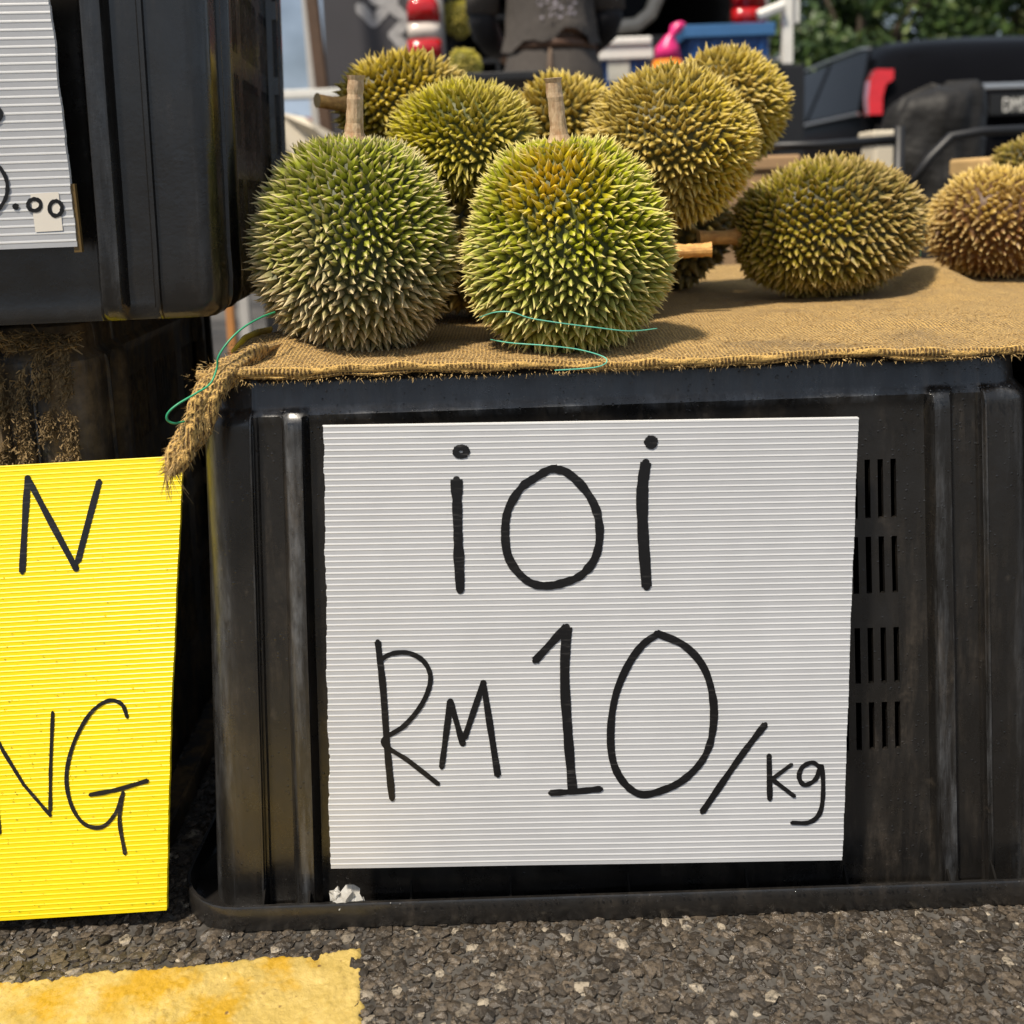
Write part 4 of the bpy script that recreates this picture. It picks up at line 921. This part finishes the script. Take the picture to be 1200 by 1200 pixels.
def tote(name, c, wd, dp, ht, label, mat, rim, grp):
    r = thing_at(name, c, label, 'box', grp); m = MB(); T = .02
    m.rings([[(-wd/2+T,-dp/2+T,0),(wd/2-T,-dp/2+T,0),(wd/2-T,dp/2-T,0),(-wd/2+T,dp/2-T,0)], [(-wd/2,-dp/2,ht),(wd/2,-dp/2,ht),(wd/2,dp/2,ht),(-wd/2,dp/2,ht)], [(-wd/2+.01,-dp/2+.01,ht),(wd/2-.01,-dp/2+.01,ht),(wd/2-.01,dp/2-.01,ht),(-wd/2+.01,dp/2-.01,ht)], [(-wd/2+T+.01,-dp/2+T+.01,.02),(wd/2-T-.01,-dp/2+T+.01,.02),(wd/2-T-.01,dp/2-T-.01,.02),(-wd/2+T+.01,dp/2-T-.01,.02)]])
    for k in range(5): x = -wd/2 + wd*(k+.5)/5; m.box(x-.006, x+.006, -dp/2-.006, -dp/2+.012, .04, ht-.05)
    m.build('box_body', mat, r)
    m = MB()
    for (x0,x1,y0,y1) in ((-wd/2-.02,wd/2+.02,-dp/2-.02,-dp/2-.002),(-wd/2-.02,wd/2+.02,dp/2+.002,dp/2+.02),(-wd/2-.02,-wd/2-.002,-dp/2-.001,dp/2+.001),(wd/2+.002,wd/2+.02,-dp/2-.001,dp/2+.001)): m.box(x0,x1,y0,y1,ht-.045,ht+.004,c=.003)
    m.build('rim', rim, r); return r
t0 = at(805,30,4.15); t1 = at(908,28,4.15)
tote('plastic_box', Vector(((t0.x+t1.x)/2, 4.4, .62+.07)), (t1.x-t0.x)-.03, .44, t0.z-.69, 'deep blue plastic tub in the van bay, right of the pink bag', M_blue, M_blue2, 'boxes in the van')
t0 = at(713,50,3.9); t1 = at(775,48,3.9)
bx = tote('plastic_box', Vector(((t0.x+t1.x)/2, 4.35, .69)), (t1.x-t0.x)-.02, .3, at(740,56,4.2).z-.69, 'blue box with white lid in the van bay, beside the person', M_blue, M_white2, 'boxes in the van')
zt = at(740,56,4.2).z-.69
m = MB(); w2 = (t1.x-t0.x)/2+.005; m.box(-w2, w2, -.18, .18, zt+.006, zt+.04, c=.008); m.build('lid', M_white2, bx)
m = MB(); m.box(-w2+.03, w2-.09, -.16, -.152, zt-.13, zt-.05); m.build('paper_label', plain('label', (.55,.55,.48), .6), bx)
# pink and orange bag
pc = at(783,62,4.0); pk = thing_at('plastic_bag', Vector((pc.x, 4.02, .69)), 'knotted bright pink and orange plastic bag beside the blue tubs', 'bag')
def lump(prof, seed, sx=1, sy=1, n=14):
    m = MB(); rings = []
    for i, (z, r_, dx) in enumerate(prof): rings.append([(dx + r_*sx*math.cos(a*2*math.pi/n)*(1+.15*noise.noise(Vector((a, i, seed)))), r_*sy*math.sin(a*2*math.pi/n), z) for a in range(n)])
    m.rings(rings); return m
zt = at(783,28,4.0).z-.69; zo = at(783,70,4.0).z-.69
lump([(0,.05,0),(.05,.085,0),(zo-.1,.075,0),(zo,.055,0)], 1).build('bag_base', plain('orange film', (.85,.24,.01), .35), pk, smooth=True)
lump([(zo+.001,.054,0),(zo+.05,.045,0),(zo+.09,.02,.01),(zt-.03,.022,.03),(zt,.03,.045),(zt+.01,.01,.05)], 2).build('bag_top', plain('pink film', (.85,.03,.22), .35), pk, smooth=True)
# durians lying in the van bay and behind
for (u, v, Y, r_, sd_, lb) in ((538,22,4.75,.085,31,'blurred yellow green durian in the van bay, upper one left of the person'),(562,-6,4.85,.09,32,'blurred durian at the top edge of the photo, in the van bay by the person'),(545,76,2.6,.045,33,'small out of focus durian behind the back left durian, left of the person')):
    durian(at(u,v,Y), (.3,.8,.4), r_, r_, M_D['lime'], sd_, lb, n=260, h=r_*.22, group='durians kept behind the stall')
m = MB(); zz = at(545,50,4.7).z; rk = thing_at('storage_rack', Vector((at(545,50,4.8).x, 4.85, .69)), 'dark wire rack in the van bay carrying durians', 'rack')
m.box(-.16,.16,-.13,.13,zz-.69-.09,zz-.69-.07); m.build('shelf', M_black, rk)
for sx in (-.15,.15):
    for sy in (-.12,.12): m = MB(); m.box(sx-.008,sx+.008,sy-.008,sy+.008,0,zz-.69-.091); m.build('leg', M_black, rk)
q = at(545,90,2.6); m = MB(); m.box(-.25,.25,-.12,.12,q.z-.025,q.z-.004,c=.003); tb = thing_at('side_table', Vector((q.x, 2.6, 0)), 'dark low table with a small durian, behind the back left durian', 'table'); m.build('tabletop', M_black, tb)
for sx in (-.23,.23):
    for sy in (-.1,.1): m = MB(); m.box(sx-.012,sx+.012,sy-.012,sy+.012,0,q.z-.026); m.build('leg', M_black, tb)

# ---- black hatchback, seen from behind at an angle
def hatchback():
    Yc = 5.6; pc = at(1206,118,Yc); yaw = R(1.5); base = Vector((pc.x, Yc, 0))
    M = Matrix.Translation(base) @ Matrix.Rotation(yaw, 4, 'Z'); r = empty('parked_car', M, 'glossy black hatchback with red tail lamp and chrome window line, parked at right', 'car')
    HT = at(1150,40,Yc+.7).z
    k = HT/1.52
    st = [(-.02,.60,.62,.55),(.0,.86,.80,.72),(.05,.90,.98,.80),(.16,1.0,1.16,.80),(.34,1.04,1.40,.66),(.55,1.05,1.50,.62),(1.2,1.05,1.52,.62),(2.0,1.03,1.49,.61),(2.6,1.02,1.28,.63),(3.05,1.0,1.02,.74),(3.7,.86,.88,.72),(3.95,.62,.66,.62)]
    rings = []
    for (y, belt, top, rh) in st:
        bl_ = min(belt, top)*k; tp = top*k; wd = .86 if .05 <= y <= 3.5 else .82 if y < .05 else .74
        half = [(wd*.90, .22), (wd*.985, .45), (wd, .72), (min(wd, wd*.985), bl_-.03), (wd*.95, bl_+.001), (rh+.05, tp-.05 if tp-.05 > bl_ else bl_+.002), (rh*.8, tp-.005 if tp > bl_ else bl_+.004), (rh*.4, tp+.008)]
        rings.append([(x, y, z) for x, z in half] + [(-x, y, z) for x, z in reversed(half)])
    m = MB(); n = len(rings[0]); m.rings(rings); o = m.build('body', M_car, r, smooth=True)
    sb = o.modifiers.new('smooth', 'SUBSURF'); sb.levels = 2; sb.render_levels = 2
    s = -1
    def side(y, t):   # a point on the glass plane of the left side
        bz, tz = 1.03*k, (1.44)*k; x = .825 + (.655-.825)*t; return (s*(x+.030), y, bz + (tz-bz)*t)
    for (a0,a1,b0,b1) in ((.24,1.12,.50,1.12),(1.18,2.05,1.18,1.98),(2.10,2.80,2.03,2.28)):
        m = MB(); q = [side(a0,.02), side(a1,.02), side(b1,.93), side(b0,.93)]; inn = [(x-s*.02,y,z) for x,y,z in q]; m.add(q+inn, [(0,1,2,3),(7,6,5,4),(0,4,5,1),(1,5,6,2),(2,6,7,3),(3,7,4,0)]); m.build('side_window', M_glass, r)
    m = MB(); m.tube([side(.20,-.03), side(1.2,-.03), side(2.1,-.03), side(2.9,-.03)], .011, 6); m.build('window_trim', M_chrome, r)
    m = MB(); m.tube([side(.50,.97), side(.66,1.02), side(1.2,1.02), side(2.0,1.0), side(2.4,.92)], .008, 6); m.build('window_trim', M_chrome, r)
    m = MB(); q = [(-.60,.115,1.06*k),(.60,.115,1.06*k),(.52,.335,1.37*k),(-.52,.335,1.37*k)]; m.add(q+[(x,y+.03,z) for x,y,z in q], [(0,1,2,3),(7,6,5,4),(0,4,5,1),(1,5,6,2),(2,6,7,3),(3,7,4,0)]); m.build('rear_window', M_glass, r)
    for sx in (-1, 1):
        m = MB(); pts = [(.865,1.0),(.855,1.10),(.83,1.20),(.79,1.265),(.69,1.26),(.70,1.20),(.745,1.175),(.775,1.10),(.79,1.0)]
        vs = [(sx*x, .00 + max(0,(z-.9))*.40, z*k) for x, z in pts]; vb = [(sx*(x-.02), .12 + max(0,(z-.9))*.40, z*k) for x, z in pts]; nq = len(pts)
        m.add(vs+vb, [tuple(range(nq)), tuple(range(2*nq-1,nq-1,-1))] + [(i,(i+1)%nq,nq+(i+1)%nq,nq+i) for i in range(nq)]); m.build('tail_lamp', M_red, r)
    m = MB(); m.tube([(0,.10,1.085*k),(.22,.13,1.12*k),(.40,.15,1.15*k)], .009, 6); m.build('wiper', M_black, r)
    m = MB(); m.box(-.70,.70,-.09,.02,.30,.58,c=.04); m.build('bumper', plain('bumper plastic', (.012,.012,.014), .5), r)
    zp = pc.z - .02
    m = MB(); m.box(-.24,.26,-.05,-.03,zp-.055,zp+.055,c=.004); pl = m.build('number_plate', M_plate, r)
    tc = bpy.data.curves.new('t','FONT'); tc.body = 'DMSR'; tc.size = .105; tc.extrude = .001; tc.align_x = 'LEFT'; to = bpy.data.objects.new('t', tc); C.objects.link(to)
    dg = bpy.context.evaluated_depsgraph_get(); me = bpy.data.meshes.new_from_object(to.evaluated_get(dg)); bpy.data.objects.remove(to)
    me.transform(Matrix.Translation((-.175,-.0535,zp-.037)) @ Matrix.Rotation(math.pi/2,4,'X') @ Matrix.Scale(.62,4,(1,0,0))); me.materials.clear(); me.materials.append(M_white2)
    lo = bpy.data.objects.new('plate_text', me); C.objects.link(lo); lo.parent = pl
    m = MB(); m.box(-.30,.30,-.045,-.012,zp+.085,zp+.115,c=.006); m.build('hatch_handle', M_chrome, r)
    for sx in (-1,1):
        for y in (.72, 3.15):
            w_ = MB(); ring = lambda rad, x: [(x, y+rad*math.cos(a*math.pi/14), .31+rad*math.sin(a*math.pi/14)) for a in range(28)]
            w_.rings([ring(.28,sx*.66), ring(.31,sx*.68), ring(.31,sx*.85), ring(.29,sx*.868), ring(.2,sx*.868)]); wl = w_.build('wheel', M_tyre, r, smooth=False)
            w_ = MB(); w_.rings([ring(.195,sx*.870), ring(.06,sx*.862)]); w_.build('rim', M_chrome, wl)
    m = MB(); m.box(-.08,.08,-.06,.04,-.06,.05,Matrix.Translation((-.93,2.55,1.07*k)),c=.02); m.build('side_mirror', M_car, r)
hatchback()

# black rack, bag hanging from it, foam box and cardboard behind the olive durian
rk = thing_at('metal_rack', Vector((at(1000,165,2.4).x, 2.4, 0)), 'thin black metal rack with slanting brace in front of the parked car', 'rack'); X0 = rk.location.x
def rp(u, v, y=2.4): p = at(u, v, y); return (p.x-X0, y-2.4, p.z)
for pts, r_ in (([rp(880,172),rp(960,170),rp(1052,163)], .010), ([rp(1054,148),(rp(1054,148)[0],0,0)], .013), ([rp(880,172),(rp(880,172)[0],0,0)], .010)):
    m = MB(); m.tube(pts, r_, 8); m.build('rack_bar', M_black, rk, smooth=True)
for pts, r_ in (([rp(1060,225,2.3),rp(1090,185,2.3),rp(1115,160,2.3),rp(1150,154,2.3),rp(1230,150,2.3)], .011), ([rp(1060,225,2.3),(rp(1060,225,2.3)[0]-.1,-.1,0)], .011), ([rp(1230,150,2.3),(rp(1230,150,2.3)[0]+.05,-.1,0)], .011)):
    m = MB(); m.tube(pts, r_, 8); m.build('brace', M_black, rk, smooth=True)
bp = at(1112,140,2.7); zt = at(1105,100,2.7).z; n_ = NT('black bin film'); n_.col((.014,.013,.012)); n_.set(rough=.6, spec=.3); n_.bump(n_.noise(6,4,.6), .7, .03)
bg_ = MB(); rg = []
pf = [(0,.10),(.05,.14),(.25,.15),(.5,.13),(.68,.12),(.8,.12),(.9,.118),(.96,.11),(.985,.09),(1,.02)]
for k in range(56):
    q = k/55; i_ = max(i for i in range(len(pf)) if pf[i][0] <= q); i_ = min(i_, len(pf)-2); a, b = pf[i_], pf[i_+1]; rr_ = a[1] + (b[1]-a[1])*(q-a[0])/(b[0]-a[0])
    rg.append([(rr_*math.cos(t*math.pi/30)*(1.0/max(abs(math.cos(t*math.pi/30))**5+abs(math.sin(t*math.pi/30))**5, .2)**.2)*(1 + .22*noise.noise(Vector((math.cos(t*math.pi/30)*2.2, math.sin(t*math.pi/30)*2.2, q*2.5))) + .12*noise.noise(Vector((math.cos(t*math.pi/30)*6, math.sin(t*math.pi/30)*6, q*5)))) + .03*math.sin(q*6),
                rr_*math.sin(t*math.pi/30)*(1 + .2*noise.noise(Vector((math.cos(t*math.pi/30)*4, 3, q*7)))), q*zt + .25*q*q*rr_*math.cos(t*math.pi/30) + .025*q*noise.noise(Vector((t*.3, 1, 7)))) for t in range(60)])
bg_.rings(rg)
o = bg_.build('black_bag', n_.m, smooth=True); o.location = (bp.x, 2.75, 0); tag(o, 'tall crumpled black plastic bag in front of the car tail, right of its red lamp', 'bag')
def small_box(name, u0, v0, u1, v1, Y, dp, label, cat, mat, ztop_extra=0):
    a, b = at(u0,v1,Y), at(u1,v0,Y); r = thing_at(name, Vector(((a.x+b.x)/2, Y+dp/2, 0)), label, cat); hw = (b.x-a.x)/2
    m = MB(); m.box(-hw, hw, -dp/2, dp/2, 0, b.z-.035, c=.008); m.build('box_body', mat, r)
    m = MB(); m.box(-hw-.006, hw+.006, -dp/2-.006, dp/2+.006, b.z-.033, b.z, c=.006); m.build('lid', mat, r); return r
small_box('foam_box', 1024, 152, 1050, 205, 2.55, .10, 'cream foam box standing upright behind the olive durian, by the rack post', 'box', M_cream)
small_box('cardboard_box', 880, 181, 935, 205, 2.2, .3, 'brown cardboard box low between the yellow durian and the olive one', 'box', M_card)
fb = small_box('foam_box', 1152, 178, 1330, 215, 1.75, .12, 'tan foam box with rounded lid at the right edge, behind the tan and brown durian', 'box', M_foam)
durian(at(1202,196,1.62), (.5,.8,.2), .052, .052, M_D['olive'], 34, 'partly hidden yellow olive durian before the tan foam box, top right corner of the burlap', n=300, h=.013)
durian(at(1200,262,1.60), (.1,1,.1), .0900, .0900, M_D['olive'], 35, 'durian hidden behind the tan one at the right edge, under another durian', n=260, h=.013)

# ---- the person behind the stall, seen from behind
def person():
    Y = 3.0; pc = at(648,80,Y); X = pc.x; r = thing_at('person', Vector((X, Y, 0)), 'person seen from behind in dark grey T-shirt with faded print and dark trousers, brown belt', 'person')
    skin = plain('skin', (.36,.20,.12), .5, var=.1); shirt = NT('dark shirt'); shirt.col(shirt.mix(shirt.noise(14,5), (.045,.038,.033), (.085,.074,.066))); shirt.set(rough=.9); shirt.bump(shirt.noise(9,4,.6,shirt.scaled((1,1,.5))), .9, .02)
    trou = NT('charcoal trousers'); trou.col(trou.mix(trou.noise(10,4), (.042,.035,.030), (.075,.064,.056))); trou.set(rough=.9); trou.bump(trou.noise(8,4,.6,trou.scaled((1,1,.4))), .9, .02)
    K = 1.02
    # continuous body grown on a skeleton
    J = {'pel':(0,0,.95,.10,.08),'sp':(0,-.01,1.12,.095,.075),'ch':(0,-.01,1.32,.14,.095),'nk':(0,0,1.47,.052,.052),'hd':(0,.02,1.58,.078,.09),'tp':(0,.015,1.68,.065,.075),
         'hl':(-.085,0,.90,.062,.07),'kl':(-.10,.02,.50,.055,.055),'al':(-.11,0,.09,.038,.04),'fl':(-.12,.13,.035,.035,.028),
         'hr':(.085,0,.90,.062,.07),'kr':(.10,.02,.50,.055,.055),'ar':(.11,0,.09,.038,.04),'fr':(.12,.13,.035,.035,.028),
         'sl':(-.17,0,1.40,.052,.052),'el':(-.20,.0,1.125,.036,.036),'wl':(-.155,.20,1.04,.026,.024),'pl':(-.13,.27,1.03,.03,.018),
         'sr':(.17,0,1.40,.052,.052),'er':(.165,.0,1.125,.036,.036),'wr':(.14,.20,1.04,.026,.024),'pr':(.13,.27,1.03,.03,.018)}
    E = [('pel','sp'),('sp','ch'),('ch','nk'),('nk','hd'),('hd','tp'),('pel','hl'),('hl','kl'),('kl','al'),('al','fl'),('pel','hr'),('hr','kr'),('kr','ar'),('ar','fr'),('ch','sl'),('sl','el'),('el','wl'),('wl','pl'),('ch','sr'),('sr','er'),('er','wr'),('wr','pr')]
    for side, s in (('l',-1),('r',1)):
        px, py, pz = J['p'+side][:3]
        for f in range(4):
            o_ = (f-1.5)*.019; L = (.030,.036,.033,.026)[f]; a = 'f%s%da' % (side,f); b = 'f%s%db' % (side,f); c = 'f%s%dc' % (side,f)
            J[a] = (px - s*.012, py+.035, pz+o_, .009,.009); J[b] = (px - s*(.016+L*.4), py+.035+L*.8, pz+o_-.004, .0082,.0082); J[c] = (px - s*(.03+L), py+.04+L, pz+o_-.014, .0065,.0065); E += [('p'+side,a),(a,b),(b,c)]
        J['t'+side] = (px - s*.02, py-.005, pz+.038, .010,.010); J['u'+side] = (px - s*.045, py+.02, pz+.052, .0085,.0085); E += [('w'+side,'t'+side),('t'+side,'u'+side)]
    keys = list(J); me = bpy.data.meshes.new('body'); me.from_pydata([J[k_][:3] for k_ in keys], [(keys.index(a), keys.index(b)) for a, b in E], []); me.materials.append(skin)
    o = bpy.data.objects.new('body', me); C.objects.link(o); o.parent = r
    sk = o.modifiers.new('skin','SKIN'); sk.use_smooth_shade = True
    for i, k_ in enumerate(keys): me.skin_vertices[0].data[i].radius = J[k_][3:5]
    me.skin_vertices[0].data[0].use_root = True; ss = o.modifiers.new('sub','SUBSURF'); ss.levels = 1; ss.render_levels = 2
    def ell(z, a, b, cx=0, cy=0, n=28, wr=.0): return [(cx + a*math.cos(t*2*math.pi/n)*(1+wr*noise.noise(Vector((t*.7, z*9, 1)))), cy + b*math.sin(t*2*math.pi/n)*(1+wr*noise.noise(Vector((t*.7, z*9, 5)))), z) for t in range(n)]
    m = MB(); hem = lambda rr, dz: [(x*(1+.05*math.sin(math.atan2(y,x)*7+1)), y*(1+.06*math.sin(math.atan2(y,x)*9)), z + dz*noise.noise(Vector((x*14, y*14, 3))) + (.012 if x > .02 else 0)) for x, y, z in rr]
    m.rings([hem(ell(1.008,.139,.119,wr=.22), .05), hem(ell(1.05,.134,.116,wr=.14), .02), ell(1.08,.130,.112,wr=.12), ell(1.12,.127,.108,wr=.10), ell(1.16,.128,.108,wr=.08), ell(1.2,.132,.110,wr=.06), ell(1.3,.165,.122), ell(1.38,.178,.118), ell(1.43,.15,.10), ell(1.475,.075,.075)], cap=False)
    sh = m.build('shirt', shirt.m, r, smooth=True)
    for s in (-1,1):
        m = MB(); ex = .20 if s < 0 else .165; m.tube([(s*.13,0,1.415),(s*.170,0,1.385),(s*.185,0,1.28),(s*(ex-.005),-.004,1.18),(s*ex,.0,1.115)], [.06,.062,.056,.050,.047], 14); m.build('sleeve', shirt.m, sh, smooth=True)
        m = MB(); m.tube([(s*ex,-.01,1.15),(s*ex,.0,1.10),(s*(ex-.01),.04,1.065),(s*(ex-.025),.11,1.05),(s*(ex-.04),.195,1.042)], [.036,.041,.040,.036,.030], 12); m.build('arm_sleeve', plain('black arm sleeve', (.008,.008,.012), .7), r, smooth=True)
    m = MB(); m.rings([ell(1.04,.118,.098), ell(1.0,.128,.108,wr=.06), ell(.95,.142,.124,cy=-.005,wr=.06), ell(.90,.152,.130,cy=-.005,wr=.06), ell(.85,.157,.122,cy=-.005,wr=.06), ell(.80,.160,.105,wr=.04)], cap=False); tr = m.build('trousers', trou.m, r, smooth=True)
    m = MB(); m.tube([(-.012,-.117,1.0),(-.014,-.131,.95),(-.013,-.137,.90),(-.012,-.129,.85)], [.004,.009,.011,.006], 6, squash=.4); m.build('centre_seam', plain('worn seam', (.13,.085,.055), .8), tr, smooth=True)
    for s in (-1,1):
        m = MB(); m.tube([(s*.072,0,.86),(s*.076,.0,.80),(s*.086,.005,.70),(s*.10,.02,.50),(s*.11,.0,.25),(s*.115,0,.07)], [.074,.082,.084,.072,.062,.058], 16); m.build('trouser_leg', trou.m, tr, smooth=True)
        m = MB(); m.box(s*.115-.045, s*.115+.045, -.09, .19, 0, .08, c=.025); m.build('shoe', M_black, r, smooth=True)
        m = MB(); m.tube([(s*.02,-.128,.90),(s*.075,-.135,.885),(s*.135,-.09,.90)], .004, 6); m.build('pocket_seam', trou.m, tr)
    m = MB(); m.rings([ell(1.004,.125,.105), ell(1.004,.131,.112), ell(1.034,.124,.105), ell(1.034,.118,.098)], cap=False); m.build('belt', plain('brown belt', (.11,.055,.03), .5), r, smooth=True)
    m = MB(); m.rings([ell(1.53,.082,.088,cy=-.012), ell(1.60,.093,.10,cy=-.008), ell(1.66,.088,.095,cy=.0), ell(1.705,.055,.06,cy=.005), ell(1.72,.015,.015)]); m.build('hair', plain('black hair', (.008,.007,.006), .55), r, smooth=True)
    # faded print on the back of the shirt
    m = MB(); rs = random.Random(3)
    for row in range(9):
        z = 1.088 + row*.0165
        for k_ in range(9):
            if rs.random() < .25: continue
            x = -.045 + k_*.0125 + rs.uniform(-.004,.004); L = rs.uniform(.002,.012); hz = rs.uniform(.0015,.006); zz = z + rs.uniform(-.006,.006)
            def surf(x, z): a = .140; b = .116; return (x, -b*math.sqrt(max(0,1-(x/a)**2))-.002, z)
            m.add([surf(x-L/2,zz-hz), surf(x+L/2,zz-hz*.7), surf(x+L/2+.003,zz+hz), surf(x-L/2+.002,zz+hz*.8)], [(0,1,2,3)])
    m.build('shirt_print', plain('faded print', (.42,.38,.43), .8, var=.5, scale=60), sh)
person()
